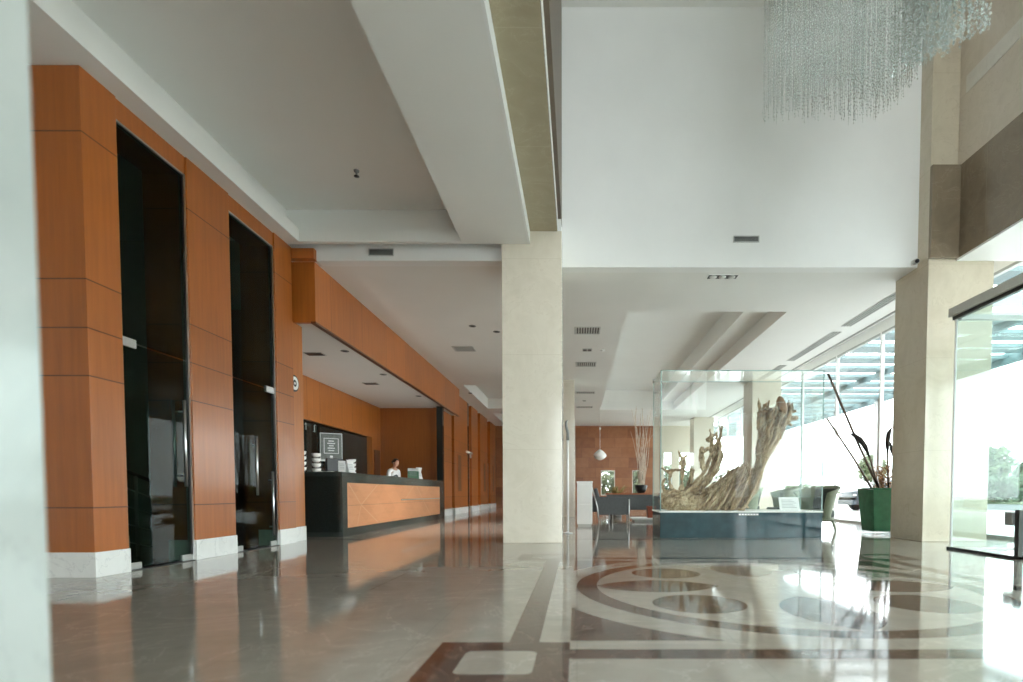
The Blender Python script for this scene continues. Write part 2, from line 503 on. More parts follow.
struct('trim_2', [(XW - .12, XW + .0, 5.17, 6.08, 0, .008), (XW - .12, XW + .0, 6.80, 7.80, 0, .008)], M_dkmetal)

# stairs and railing behind the first smoked door
st = thing('stair_railing', 'steel stair railing with dark handrail seen behind the smoked glass door', 'railing', (-5.0, 5.4, 0))
def rl(t): return (-.15 - .06 * t, -.1 + t * 1.5, 1.28 - .42 * t)
b = NB(); tube(b, [(-.1, -.18, 1.42), (-.12, -.05, 1.30), rl(.15), rl(.5), rl(1)], .022, 10); mk('handrail', b, M_dark, st, True)
for t in (.12, .45, .75, 1.0):
    p = rl(t); b = NB(); tube(b, [(p[0], p[1], 0.0), (p[0], p[1], p[2])], .018, 8); mk('post', b, M_steel, st, True)
for k in range(4):
    b = NB(); a = rl(.12); c = rl(1)
    tube(b, [(a[0], a[1], a[2] - .2 - .22 * k), (c[0], c[1], max(.05, c[2] - .2 - .2 * k))], .008, 6); mk('rail', b, M_steel, st, True)
sta = thing('staircase', 'dark staircase rising behind the railing in the unlit side room', 'stairs', (-6.9, 5.9, 0))
for k in range(7):
    bx('step', -.75, .9 - k * .28, 0, 1.4, k * .17, (k + 1) * .17, M_room, sta)

# ---- reception niche
struct('trim_3', [(-6.1, -3.99, 8.42, 8.48, 3.35, H2), (-4.05, -3.99, 8.48, 18.6, 3.35, H2), (-4.75, -3.94, 8.29, 8.418, H2 + .002, H1)], M_woodf)
struct('trim_4', [(-4.06, -3.985, 8.415, 18.6, 3.335, 3.365)], M_woodd)
struct('ceiling_reception', [(-6.2, -4.05, 8.48, 18.6, 3.38, 3.46)], M_ceil)
struct('wall_reception', [(-6.3, -6.1, 8.17, 17.0, 2.42, 3.42), (-6.3, -6.1, 16.2, 17.0, 0, 2.42), (-6.3, -6.1, 8.17, 16.2, 0, 1.0), (-6.1, -4.75, 8.05, 8.30, 0, 3.42)], M_woodb)
struct('wall_reception_glass', [(-6.36, -6.22, 8.17, 16.2, 1.0, 2.42)], M_glassb)
struct('trim_5', [(-6.1, -6.06, 8.4, 16.28, 2.40, 2.47), (-6.1, -6.06, 16.2, 16.28, 1.0, 2.40)], M_woodb)
struct('wall_reception_end', [(-6.3, -4.42, 17.0, 17.15, 0, 3.42), (-4.42, -4.24, 16.9, 17.15, 0, 3.42)], wood('cherry veneer end', (.32, .10, .018), grain='z'))
struct('trim_6', [(-4.22, -4.04, 16.45, 16.62, 0, 3.35)], M_black)
struct('door_3', [(-6.1, -6.07, 16.42, 16.85, 0, 2.05)], M_woodd)

# ---- far left wall
struct('wall_left', [(-4.7, -4.42, 17.16, YE, 0, H2)], M_wooddoor)
for (a, b_, slit) in ((17.35, 18.6, None), (19.0, 21.3, (19.55, 20.1)), (22.1, 23.5, None), (24.1, 26.0, (24.9, 25.4)), (26.9, 28.6, (27.5, 27.9))):
    struct('wall_left_pilaster', [(-4.42, XW, a, b_, 0, H2)], M_wood, bev=.004)
    struct('baseboard_left', [(-4.42, XW + .015, a - .01, b_ + .01, 0, .225)], M_base)
    if slit:
        s_ = bx('window_slit', XW - .02, XW + .006, slit[0], slit[1], .82, 2.12, M_woodd); s_['kind'] = 'structure'
        bx('frame', XW - .02, XW + .012, slit[0] - .04, slit[0], .80, 2.14, M_wooddoor, s_)
struct('trim_strip_and_shade', [(-4.42, -4.27, 21.35, 21.6, 0, H2), (-4.42, -4.36, 18.65, 18.95, 0, H2)], M_black)  # nearer black strip stands in for the shade between two pilasters
d = struct('door_4', [(-4.42, -4.34, 21.7, 22.05, 0, 2.15)], M_wooddoor)
d = struct('door_5', [(-4.42, -4.36, 26.1, 26.85, 0, 2.2)], M_woodd)

# ---- far wall
struct('wall_far', [(-4.7, 1.25, YE, YE + .2, 0, H2), (1.25, 2.0, YE, YE + .2, 0, .62), (1.25, 2.0, YE, YE + .2, 1.95, H2), (2.0, 2.9, YE, YE + .2, 0, H2),
                     (2.9, 3.55, YE, YE + .2, 0, .62), (2.9, 3.55, YE, YE + .2, 1.95, H2), (3.55, 4.0, YE, YE + .2, 0, H2)], M_tiles)
struct('wall_far_pier', [(4.0, 4.55, YE, YE + .2, 0, 2.9), (5.0, 5.35, YE, YE + .2, 0, 2.9), (4.0, XF, YE, YE + .2, 2.9, H2), (6.7, XF, YE, YE + .2, 0, 2.9)], M_col)
for k, (a, b_, z0, z1) in enumerate(((1.25, 2.0, .62, 1.95), (2.9, 3.55, .62, 1.95), (4.55, 5.0, 0, 2.9), (5.35, 6.7, 0, 2.9))):  # the two small panes stand in for window reflections on the cladding
    w = thing('window_%d' % (k + 1), 'x', 'x'); del w['label']; del w['category']; w['kind'] = 'structure'
    bx('pane', a, b_, YE + .09, YE + .1, z0, z1, M_glassf, w)
    f = NB()
    for q in ring_boxes(a + .04, b_ - .04, 0, 0, 0, 0, 0): pass
    box(f, a, a + .04, YE + .06, YE + .14, z0, z1); box(f, b_ - .04, b_, YE + .06, YE + .14, z0, z1)
    box(f, a, b_, YE + .06, YE + .14, z1 - .04, z1); box(f, a, b_, YE + .06, YE + .14, z0, z0 + .04)
    mk('frame', f, M_whitep, w)

# ---- glass facade along the right
ys = [-6.0, -4.0, -2.0, 0, 2.0, 4.0, 6.0, 8.35, 10.45, 12.6, 14.75, 17.0, 19.1, 21.2, 23.3, 25.4, 27.1, 28.7]
for k in range(len(ys) - 1):
    a, b_ = ys[k], ys[k + 1]
    top = 4.20 if b_ <= 8.4 else 4.42
    w = thing('window_%d' % (k + 5), 'x', 'x'); del w['label']; del w['category']; w['kind'] = 'structure'
    bx('pane', XF - .006, XF + .006, a + .02, b_ - .02, .05, top, M_glassf, w)
    f = NB()
    box(f, XF - .05, XF + .03, a - .02, a + .02, 0, top)
    mk('mullion', f, M_whitep, w)
    f = NB(); box(f, XF - .04, XF + .04, a, b_, 0, .05); mk('sill', f, M_alu, w)
    f = NB(); box(f, XF - .04, XF + .04, a, b_, top - .05, top); mk('head_rail', f, M_alu, w)
    if top > 4.3:
        f = NB(); box(f, XF - .03, XF + .03, a, b_, top, 4.665); mk('head_panel', f, M_whitep, w)
struct('trim_8', [(6.12, 6.17, YB + .2, YE, H2 - .012, H2 + .03)], M_grille)
# glazed front behind the viewer
for k in range(8):
    a = -9 + k * 2.0; b_ = a + 2.0
    w = thing('window_%d' % (k + 30), 'x', 'x'); del w['label']; del w['category']; w['kind'] = 'structure'
    if -1.5 < a < .5: bx('pane', a + .02, b_ - .02, YN - .006, YN + .006, .05, 4.3, M_glassf, w)
    f = NB(); box(f, a - .03, a + .03, YN - .04, YN + .04, 0 if -1.5 < a < .5 else 4.4, 4.3 if -1.5 < a < .5 else (HV if a > -1.5 else 4.45)); mk('mullion', f, M_whitep, w)
    if a > -1.5:
        bx('pane', a + .02, b_ - .02, YN - .006, YN + .006, 4.4, HV, M_glassf, w)
struct('wall_front', [(1.0, XF, YN - .05, YN + .05, 0, 4.3), (-9, -1.0, YN - .05, YN + .05, 0, 4.3), (-9, XF, YN - .05, YN + .05, 4.3, 4.4), (-9, -.3, YN - .05, YN + .05, 4.4, H1 + .6)], M_white)
struct('roof', [(-9.2, XF + .1, YB + .21, YE + .2, 5.3, 5.4), (-9.2, -.7, YN, YB + .2, 5.1, 5.2)], M_ceil)

# ------------------------------------------------------------------ entrance vestibule (glass box at the right)
vs = thing('entrance_vestibule', 'glass entrance vestibule with grey header beam beside the marble column', 'vestibule', (5.0, 7.28, 0))
bx('glass_wall', -.006, .006, -5.2, -.02, .03, 3.04, M_glassv, vs)
bx('glass_wall', .02, 1.94, -.006, .006, .03, 3.04, M_glassv, vs)
bx('glass_roof', .03, 1.93, -5.2, -.0, 3.06, 3.075, M_glassv, vs)
bx('header_beam', -.06, .05, -5.2, .06, 3.08, 3.19, M_hdr, vs)
bx('header_rail', -.025, .03, -5.2, .03, 3.035, 3.08, M_dkmetal, vs)
bx('end_header', .05, 1.94, -.03, .03, 3.03, 3.10, M_alu, vs)
bx('floor_track', -.03, .03, -5.2, .03, 0, .03, M_dkmetal, vs)
bx('end_track', .03, 1.94, -.02, .02, 0, .02, M_alu, vs)
bx('door_post', -.03, .03, -1.16, -1.10, .03, .56, M_dkmetal, vs)
lk = bx('lock_box', -.06, .06, -1.10, -.99, .38, .53, M_alu, vs)
bx('edge_strip', -.01, .012, -.02, .0, .03, 3.04, M_whitep, vs)

# ------------------------------------------------------------------ reception counter
ct = thing('reception_counter', 'long black granite reception counter with orange marquetry front', 'counter', (0, 0, 0))
b = NB(); box(b, -4.66, -4.02, 9.28, 16.3, .08, 1.07); mk('body', b, M_black, ct)
b = NB(); box(b, -4.70, -3.985, 9.26, 16.32, 1.03, 1.11, .004); box(b, -4.02, -3.985, 9.26, 16.32, .93, 1.03); box(b, -4.02, -3.985, 9.26, 9.46, .13, .93); box(b, -4.02, -3.985, 15.9, 16.32, .13, .93); mk('worktop', b, M_dkgreen, ct)
bx('front_panel', -4.03, -4.0, 9.46, 15.9, .14, .93, M_counter, ct)
bx('accent_strip', -4.0, -3.985, 12.4, 15.85, .585, .61, M_steel, ct)
bx('plinth', -4.62, -4.0, 9.30, 16.28, 0, .13, M_dkgreen, ct)
bk = thing('back_counter', 'low black counter along the dark glass wall behind reception', 'counter', (0, 0, 0))
bx('body', -6.09, -5.62, 8.65, 15.6, 0, 1.04, M_black, bk); bx('worktop', -6.095, -5.60, 8.63, 15.62, 1.04, 1.08, M_dkgreen, bk, .004)

# framed square sign standing on the back counter
sg = thing('framed_sign', 'square grey framed emblem sign on the dark glass wall behind reception', 'sign', (-5.75, 12.8, 1.43), math.radians(30))
bx('frame', -.24, .24, 0, .07, .06, .72, M_silver, sg, .006)
bx('face', -.225, .225, -.012, .0, .10, .70, M_screen, sg)
b = NB()
for q in ring_boxes(-.14, .14, 0, 0, 0, 0, 0): pass
for (a, c, z0, z1) in ((-.16, -.145, .24, .60), (.145, .16, .24, .60), (-.16, .16, .585, .60), (-.16, .16, .24, .255)): box(b, a, c, -.018, -.012, z0, z1)
mk('inner_border', b, M_silver, sg)
b = NB()
for k in range(5):
    w_ = (.06, .085, .05, .08, .06)[k]; box(b, -w_, w_, -.018, -.012, .52 - k * .055, .545 - k * .055)
mk('emblem', b, M_silver, sg)
b = NB()
for k in range(2): box(b, -.03 + .0 * k, .03, -.02, -.012, .125 + k * .04, .15 + k * .04)
mk('badge', b, M_whitep, sg)
bx('stand', -.12, .12, -.03, .10, -.345, .06, M_dark, sg, .004)
# lettering on dark glass above sign and emblem strokes beside it
lt = thing('wall_lettering', 'small white lettering and emblem strokes on the dark glass wall', 'lettering', (-6.21, 11.2, 0))
def glyph(y, z, s, strokes):
    b = NB()
    for (a0, c0, a1, c1) in strokes:
        p0 = Vector((0, y + a0 * s, z + c0 * s)); p1 = Vector((0, y + a1 * s, z + c1 * s)); tube(b, [p0, p1], .008, 5)
    mk('letter', b, M_silver, lt)
glyph(1.35, 2.20, .16, [(0, 0, 0, 1), (-.3, .7, 0, 1)]); glyph(1.75, 2.20, .16, [(0, 0, 0, 1), (0, 1, .5, 1), (-.3, 0, .2, 0)])
glyph(.62, 1.95, .2, [(-.3, .5, .5, .5), (0, .2, 0, .8)]); glyph(.62, 1.62, .25, [(-.4, 0, 0, 1), (.4, 0, 0, 1), (-.3, .4, .3, .4), (-.5, 0, .5, 0)])
glyph(.62, 1.50, .12, [(-.5, 0, .7, 0), (-.5, .5, .7, .5)])
# stacks of white cups on a glass shelf (three rows)
def cups(name, y, x, label):
    t = thing(name, label, 'crockery', (x, y, 1.085), 0, 'white crockery stacked on the back counter')
    for k in range(5):
        b = NB(); lathe(b, [(.05, .0), (.085, .03), (.095, .085), (.088, .085), (.045, .012)], 16, (0, 0, k * .11 + .008)); mk('bowl', b, M_opal, t, True)
        b = NB(); lathe(b, [(.11, 0), (.115, .006), (.05, .01)], 16, (0, 0, k * .11)); mk('saucer', b, M_glass, t, True)
    return t
pr = cups('crockery_stack', 10.95, -5.72, 'stack of white bowls on the back counter nearest the wood pilaster')
dup(pr, (-5.72, 11.35, 1.085), None, 'second stack of white bowls from the wood pilaster')
dup(pr, (-5.72, 12.0, 1.085), None, 'stack of white bowls just beside the framed sign')
dup(pr, (-5.80, 14.1, 1.085), None, 'stack of white bowls just past the framed sign')

# things on the counter
mo = thing('monitor', 'black computer monitor seen from behind on the counter near end', 'monitor', (-4.42, 9.95, 1.11), math.radians(62))
bx('screen_back', -.17, .17, -.03, .03, .03, .27, M_dark, mo, .012); bx('stand', -.05, .05, -.06, .06, 0, .012, M_dark, mo, .003); bx('neck', -.02, .02, -.02, .02, .01, .06, M_dark, mo)
def astand(name, loc, rz, label, mat, h=.22, w=.085):
    t = thing(name, label, 'leaflet holder', loc, rz)
    rot = Matrix.Rotation(math.radians(-14), 4, 'X')
    b = NB(); box(b, -w, w, -.004, .004, 0, h, rot=rot, at=(0, -.0, 0)); mk('front_card', b, mat, t)
    b = NB(); box(b, -w, w, -.004, .004, 0, h, rot=Matrix.Rotation(math.radians(16), 4, 'X'), at=(0, .115, 0)); mk('rear_card', b, M_whitep, t)
    b = NB()
    for k in range(4): box(b, -w * .7, w * .6, -.0065, -.004, h * .3 + k * .03, h * .3 + k * .03 + .008, rot=rot)
    mk('printed_lines', b, M_ink, t)
astand('leaflet_holder', (-4.18, 9.72, 1.11), math.radians(25), 'white tent card beside the black monitor on the counter', M_whitep, .22, .06)
astand('leaflet_holder', (-4.16, 10.12, 1.11), math.radians(75), 'white leaning leaflet stand just past the black monitor', M_whitep, .26, .09)
astand('leaflet_holder', (-4.30, 14.35, 1.11), math.radians(20), 'green leaflet holder towards far end of the counter', M_paperg, .30, .14)
astand('leaflet_holder', (-4.22, 14.75, 1.11), math.radians(80), 'white folded brochure stand at far end of the counter', M_whitep, .34, .12)
bx_ = bx('keyboard_tray', -4.52, -4.25, 9.45, 9.62, 1.11, 1.125, M_whitep, None, .003); bx_.name = 'paper_pad'
tag(bx_, 'white paper pad lying at the near corner of the counter', 'paper')

# round sign on the pilaster beside the reception
rs = thing('round_sign', 'round black sign with white ring on the wood pilaster by reception', 'sign', (XW - .07, 8.37, 2.42))
def disc(bm, r, x0_, x1_, seg=32, rin=None):
    a = [bm.verts.new((x0_, r * math.cos(2 * PI * k / seg), r * math.sin(2 * PI * k / seg))) for k in range(seg)]
    c = [bm.verts.new((x1_, r * math.cos(2 * PI * k / seg), r * math.sin(2 * PI * k / seg))) for k in range(seg)]
    for k in range(seg): bm.faces.new((a[k], a[(k + 1) % seg], c[(k + 1) % seg], c[k]))
    if rin is None: bm.faces.new(a[::-1]); bm.faces.new(c)
    else:
        e = [bm.verts.new((x0_, rin * math.cos(2 * PI * k / seg), rin * math.sin(2 * PI * k / seg))) for k in range(seg)]
        g = [bm.verts.new((x1_, rin * math.cos(2 * PI * k / seg), rin * math.sin(2 * PI * k / seg))) for k in range(seg)]
        for k in range(seg):
            j = (k + 1) % seg
            bm.faces.new((e[k], e[j], g[j], g[k])); bm.faces.new((a[k], a[j], e[j], e[k])); bm.faces.new((c[k], c[j], g[j], g[k]))
b = NB(); disc(b, .125, .0, .03); mk('backing', b, M_dark, rs)
b = NB(); disc(b, .10, .03, .036, 32, .055); mk('ring', b, M_whitep, rs)
b = NB(); disc(b, .02, .03, .036, 16); mk('centre_dot', b, M_whitep, rs)

# wall lamp far down the corridor
wl = thing('wall_lamp', 'brass wall lamp above the brown door in the far corridor', 'lamp', (XW - .06, 21.5, 2.33))
bx('bracket', 0, .12, -.03, .03, -.02, .02, M_gold, wl)
b = NB(); tube(b, [(.10, -.55, 0), (.10, .35, 0)], .05, 12); mk('shade', b, M_opal, wl, True)
b = NB(); tube(b, [(.10, .1, -.02), (.12, .1, -.2)], .035, 10); mk('lens', b, M_steel, wl, True)

# ------------------------------------------------------------------ person behind the counter
def skin(name, verts, edges, mat, parent, sub=2):
    me = bpy.data.meshes.new(name)
    me.from_pydata([v[0] for v in verts], [], []) if False else me.from_pydata([v[0] for v in verts], edges, [])
    o = bpy.data.objects.new(name, me); COL.objects.link(o)
    sk = o.modifiers.new('s', 'SKIN'); sk.use_smooth_shade = True
    if not me.skin_vertices:
        me.skin_vertices.new() if hasattr(me.skin_vertices, 'new') else None
    lay = me.skin_vertices[0].data
    for i, v in enumerate(verts):
        r = v[1]; lay[i].radius = (r, r) if isinstance(r, (int, float)) else r
        lay[i].use_root = (i == 0)
    ss = o.modifiers.new('u', 'SUBSURF'); ss.levels = sub; ss.render_levels = sub
    dg = bpy.context.evaluated_depsgraph_get()
    m2 = bpy.data.meshes.new_from_object(o.evaluated_get(dg))
    bpy.data.objects.remove(o)
    return link(name, m2, mat, parent, True)

pe = thing('person', 'receptionist in white blouse and dark waistcoat looking down behind the counter', 'person', (-5.2, 15.5, 0), math.radians(66))
# local axes: -y is where the person faces
J = [((0, .02, .98), (.13, .10)), ((0, .01, 1.12), (.11, .085)), ((0, .0, 1.28), (.14, .10)), ((0, .0, 1.40), (.10, .07)), ((0, -.02, 1.47), .05), ((0, -.045, 1.53), .05),
     ((.09, .02, .90), .085), ((.10, .0, .52), .055), ((.10, .03, .10), .038), ((.10, -.10, .04), .035),
     ((-.09, .02, .90), .085), ((-.10, .0, .52), .055), ((-.10, .03, .10), .038), ((-.10, -.10, .04), .035),
     ((.17, .0, 1.385), .055), ((.21, .01, 1.13), .042), ((.17, -.20, 1.10), .034), ((.13, -.26, 1.10), .03),
     ((-.17, .0, 1.385), .055), ((-.21, .01, 1.13), .042), ((-.17, -.20, 1.10), .034), ((-.13, -.26, 1.10), .03)]
Ed = [(0, 1), (1, 2), (2, 3), (3, 4), (4, 5), (0, 6), (6, 7), (7, 8), (8, 9), (0, 10), (10, 11), (11, 12), (12, 13), (3, 14), (14, 15), (15, 16), (16, 17), (3, 18), (18, 19), (19, 20), (20, 21)]
body = skin('body', J, Ed, M_skin, pe)
# head with face, merged into the body mesh
hb = bmesh.new(); hb.from_mesh(body.data)
hm = Matrix.Translation((0, -.075, 1.60)) @ Matrix.Rotation(math.radians(24), 4, 'X')
def hpart(c, r, sub=3):
    v = blob(hb, (0, 0, 0), r, sub)
    bmesh.ops.transform(hb, matrix=hm @ Matrix.Translation(c), verts=v)
    return v
hv = hpart((0, 0, 0), (.073, .092, .112))
for v in hv:
    p = hm.inverted() @ v.co
    if p.z < -.02:
        k = min(1, (-.02 - p.z) / .09); v.co = hm @ Vector((p.x * (1 - .38 * k), p.y * (1 - .12 * k) - .012 * k, p.z))
hpart((0, -.098, -.012), (.013, .018, .024), 2)
for s in (1, -1): hpart((s * .074, .01, -.005), (.010, .02, .03), 2)
for s in (1, -1):
    palm = (s * .115, -.30, 1.098)
    v = blob(hb, palm, (.036, .045, .014), 2)
    for f, (dx_, l_) in enumerate(((-.026, .052), (-.009, .062), (.009, .058), (.026, .044))):
        tube(hb, [(palm[0] + dx_, -.335, 1.098), (palm[0] + dx_ * 1.1, -.335 - l_ * .55, 1.103), (palm[0] + dx_ * 1.1, -.335 - l_, 1.09)], [.008, .0078, .006], 6)
    tube(hb, [(palm[0] - s * .03, -.285, 1.098), (palm[0] - s * .055, -.31, 1.10), (palm[0] - s * .06, -.335, 1.096)], [.010, .009, .007], 6)
hb.to_mesh(body.data); hb.free()
for p in body.data.polygons: p.use_smooth = True
def hobj(name, c, r, mat, sub=3, cut=None):
    b = NB(); v = blob(b, (0, 0, 0), r, sub)
    if cut:
        dele = [q for q in v if cut(q.co)]
        bmesh.ops.delete(b, geom=dele, context='VERTS')
    bmesh.ops.transform(b, matrix=hm @ Matrix.Translation(c), verts=b.verts)
    return mk(name, b, mat, pe, True)
b = NB()
for c, r in (((0, .012, .018), (.083, .098, .112)), ((0, .095, -.01), (.05, .05, .05))):
    v = blob(b, (0, 0, 0), r, 3)
    if c[1] < .05:
        bmesh.ops.delete(b, geom=[q for q in v if q.co.y < -.052 and q.co.z < .062 or q.co.z < -.075], context='VERTS')
        v = [q for q in v if q.is_valid]
    bmesh.ops.transform(b, matrix=hm @ Matrix.Translation(c), verts=v)
mk('hair', b, M_hair, pe, True)
for s in (1, -1): hobj('eye', (s * .03, -.086, .004), (.012, .006, .006), M_eye, 2)
hobj('mouth', (0, -.092, -.052), (.022, .006, .007), M_lip, 2)
blz = skin('blouse', [((0, .02, .98), (.142, .112)), ((0, .01, 1.12), (.125, .10)), ((0, 0, 1.28), (.152, .112)), ((0, 0, 1.41), (.11, .08)), ((0, -.012, 1.45), .062),
                      ((.175, 0, 1.385), .066), ((.215, .01, 1.13), .054), ((.175, -.18, 1.10), .044), ((-.175, 0, 1.385), .066), ((-.215, .01, 1.13), .054), ((-.175, -.18, 1.10), .044)],
           [(0, 1), (1, 2), (2, 3), (3, 4), (3, 5), (5, 6), (6, 7), (3, 8), (8, 9), (9, 10)], M_blouse, pe)
skin('waistcoat', [((0, .02, .96), (.158, .13)), ((0, .01, 1.12), (.138, .115)), ((0, .004, 1.25), (.15, .125)), ((0, .02, 1.33), (.11, .10))], [(0, 1), (1, 2), (2, 3)], M_vest, pe)
skin('trousers', [((0, .02, .95), (.15, .12)), ((.09, .02, .86), .105), ((.10, .0, .50), .08), ((.10, .03, .10), .065), ((-.09, .02, .86), .105), ((-.10, .0, .50), .08), ((-.10, .03, .10), .065)],
     [(0, 1), (1, 2), (2, 3), (0, 4), (4, 5), (5, 6)], M_vest, pe)
for s in (1, -1):
    b = NB(); blob(b, (s * .10, -.04, .04), (.05, .13, .04), 3); mk('shoe', b, M_dark, pe, True)

# ------------------------------------------------------------------ display case with root sculpture
cs = thing('display_case', 'large glass display case on a low teal stone plinth', 'display case', (1.385, 9.07, 0))
W_, D_ = 2.70, .90
bx('plinth', 0, W_, 0, D_, 0, .425, M_teal, cs, .004)
bx('plinth_top', -.012, W_ + .012, -.012, D_ + .012, .425, .45, M_whitep, cs, .003)
bx('front_glass', .0, W_, .0, .010, .45, 2.76, M_glassc, cs)
bx('rear_glass', .0, W_, D_ - .010, D_, .45, 2.76, M_glassc, cs)
bx('end_glass', .0, .010, .011, D_ - .011, .45, 2.76, M_glassc, cs)
bx('end_glass', W_ - .010, W_, .011, D_ - .011, .45, 2.76, M_glassc, cs)
bx('glass_top', .0, W_, .0, D_, 2.761, 2.772, M_glassc, cs)
M_edge = plain('green glass edge', (.30, .44, .41), .15)
b = NB()
for (a, c) in ((0, 0), (W_ - .012, 0), (0, D_ - .012), (W_ - .012, D_ - .012)): box(b, a - .002, a + .014, c - .002, c + .014, .45, 2.774)
for c in (-.002, D_ - .010): box(b, 0, W_, c, c + .012, 2.760, 2.775)
mk('glass_edges', b, M_edge, cs)
b = NB(); box(b, -.012, .02, D_ - .05, D_ + .012, 2.74, 2.80, .003); mk('corner_clip', b, M_grille, cs)

# info card standing on the plinth, small plate on its front edge
cd = thing('information_card', 'white printed card propped inside the display case', 'card', (3.62, 9.26, .45))
rot = Matrix.Rotation(math.radians(-20), 4, 'X')
b = NB(); box(b, -.17, .17, -.006, .006, 0, .24, rot=rot); mk('card', b, M_whitep, cd)
b = NB()
for k in range(6): box(b, -.13, .12 - .03 * (k % 3), -.009, -.006, .05 + k * .027, .058 + k * .027, rot=rot)
mk('printed_lines', b, M_ink, cd)
pl = thing('name_plate', 'small white lettered plate on the plinth front edge', 'plate', (2.85, 9.055, .38))
b = NB()
for k in range(7): box(b, -.16 + k * .048, -.125 + k * .048, -.012, .0, 0, .028)
mk('letters', b, M_whitep, pl)
bx('backing', -.17, .18, -.002, .01, -.008, .036, M_teal, pl)

# root sculpture: bundles of tapering strands fused into one body
def strand(bm, pts, r0, r1, seg=6, wob=.02, n=14):
    pts = [Vector(p) for p in pts]
    L = len(pts) - 1; out = []; rr = []
    off = Vector((R.random() * 50, R.random() * 50, R.random() * 50))
    for i in range(n + 1):
        t = i / n * L; k = min(int(t), L - 1); f = t - k
        p0, p1, p2, p3 = pts[max(k - 1, 0)], pts[k], pts[k + 1], pts[min(k + 2, L)]
        q = .5 * ((2 * p1) + (p2 - p0) * f + (2 * p0 - 5 * p1 + 4 * p2 - p3) * f * f + (3 * p1 - p0 - 3 * p2 + p3) * f ** 3)
        q = q + Vector(noise.noise_vector(q * 5 + off)) * wob
        out.append(q); u = i / n
        rr.append((r0 + (r1 - r0) * u) * (.8 + .45 * abs(noise.noise(q * 7 + off))))
    tube(bm, out, rr, seg)
def S(u, v, d=0): return (1.45 + u * .01743, 9.52 + d, .452 + v * .01743)
rb = NB()
G = R.gauss
for k in range(26):     # burl at the left foot
    a = k / 26 * PI * 2
    h = 8 + 8 * math.sin(a); dd = .17 * math.cos(a)
    strand(rb, [S(1 + R.random() * 3, h * .8 + 3, dd * .6), S(14, h + 2 + G(0, 1), dd), S(28, h * .9 + 1, dd * 1.1), S(46 + R.random() * 8, max(1, h * .7), dd)], .035, .03)
blob(rb, S(14, 9), (.27, .19, .16), 3)
for k in range(150):     # flame-like main mass leaning to the right
    t = R.random(); dd = R.uniform(-.24, .24)
    s0 = 24 + 62 * t
    top = (56 + 44 * t, 26 + 21 * math.sin(min(1, t * 1.1) * PI * .6) - 9 * max(0, t - .8) / .2)
    hgt = R.choice((1, 1, .9, .75, .6, .45)) * R.uniform(.9, 1.04)
    e = (s0 + (top[0] - s0) * hgt, top[1] * hgt)
    strand(rb, [S(s0 - 4, 0.5, dd), S(s0 + (e[0] - s0) * .28, e[1] * .34 + 1, dd + G(0, .03)), S(s0 + (e[0] - s0) * .68, e[1] * .72, dd * .95), S(e[0] + G(0, 1), e[1] + G(0, 1.2), dd * .85)], .030, .010, wob=.03)
for k in range(26):     # dense core under it
    t = k / 25; s0 = 28 + 54 * t
    strand(rb, [S(s0, 2, 0), S(s0 + 10 * (1 - t), 15, 0), S(56 + 38 * t, 23 + 12 * math.sin(t * PI * .7), 0)], .11, .05, wob=.02)
for k in range(95):     # rising limb, narrow neck and broad head
    a = R.random() * 2 * PI; q = math.sqrt(R.random())
    cx, cd_ = q * math.cos(a), q * math.sin(a)
    st_, en = R.choice([(0, 1.0), (0, .75), (0, .55), (.25, 1.0), (.4, 1.0), (.4, .9), (.55, 1.0), (.55, .9)])
    prof = [(82, 8, 7, .14), (93, 24, 5, .09), (98, 37, 2.6, .06), (101.5, 54, 5.2, .09), (108, 70, 11.5, .14), (112, 86, 14.5, .17), (115, 99, 17, .18), (115.5, 107, 16, .15)]
    pts = []
    for i, (u, v, w, dp) in enumerate(prof):
        f = i / (len(prof) - 1)
        if st_ - .01 <= f <= en + .01: pts.append(S(u + cx * w + G(0, .5), v + G(0, .8) + (R.uniform(-9, 3) if i == 7 else 0), cd_ * dp))
    if len(pts) > 2: strand(rb, pts, .032, .014, wob=.03, n=18)
for cx in (-.55, 0, .55):
    strand(rb, [S(99 + cx * 2, 40), S(102 + cx * 8, 54), S(108 + cx * 15, 71), S(112 + cx * 20, 86), S(114 + cx * 22, 98)], .04, .09, 10, .02, 18)
strand(rb, [S(82, 8), S(93, 24), S(98, 38), S(101, 50)], .10, .05, 10, .015, 12)
for (u0, v0, u1, v1, r_) in ((99, 96, 97.5, 112, .03), (103, 96, 105, 110, .025), (97, 80, 97, 98, .025), (124, 90, 133, 84, .05), (128, 92, 136, 92, .07), (126, 100, 134, 98, .07), (122, 84, 131, 92, .05), (110, 96, 108, 109, .03)):
    strand(rb, [S(u0, v0, G(0, .05)), S((u0 + u1) / 2, (v0 + v1) / 2, G(0, .05)), S(u1, v1, G(0, .06))], r_, r_ * .5)
for k in range(22):     # rear limb with broken crown
    a = R.random() * 2 * PI; q = math.sqrt(R.random()); cx, cd_ = q * math.cos(a), .10 * q * math.sin(a) + .12
    strand(rb, [S(24 + cx * 6, 12, cd_), S(40 + cx * 7, 24, cd_), S(52 + cx * 8, 38, cd_), S(58 + cx * 7, 54 + R.random() * 6, cd_), S(58 + cx * 6, 56 + R.random() * 12, cd_)], .045, .016)
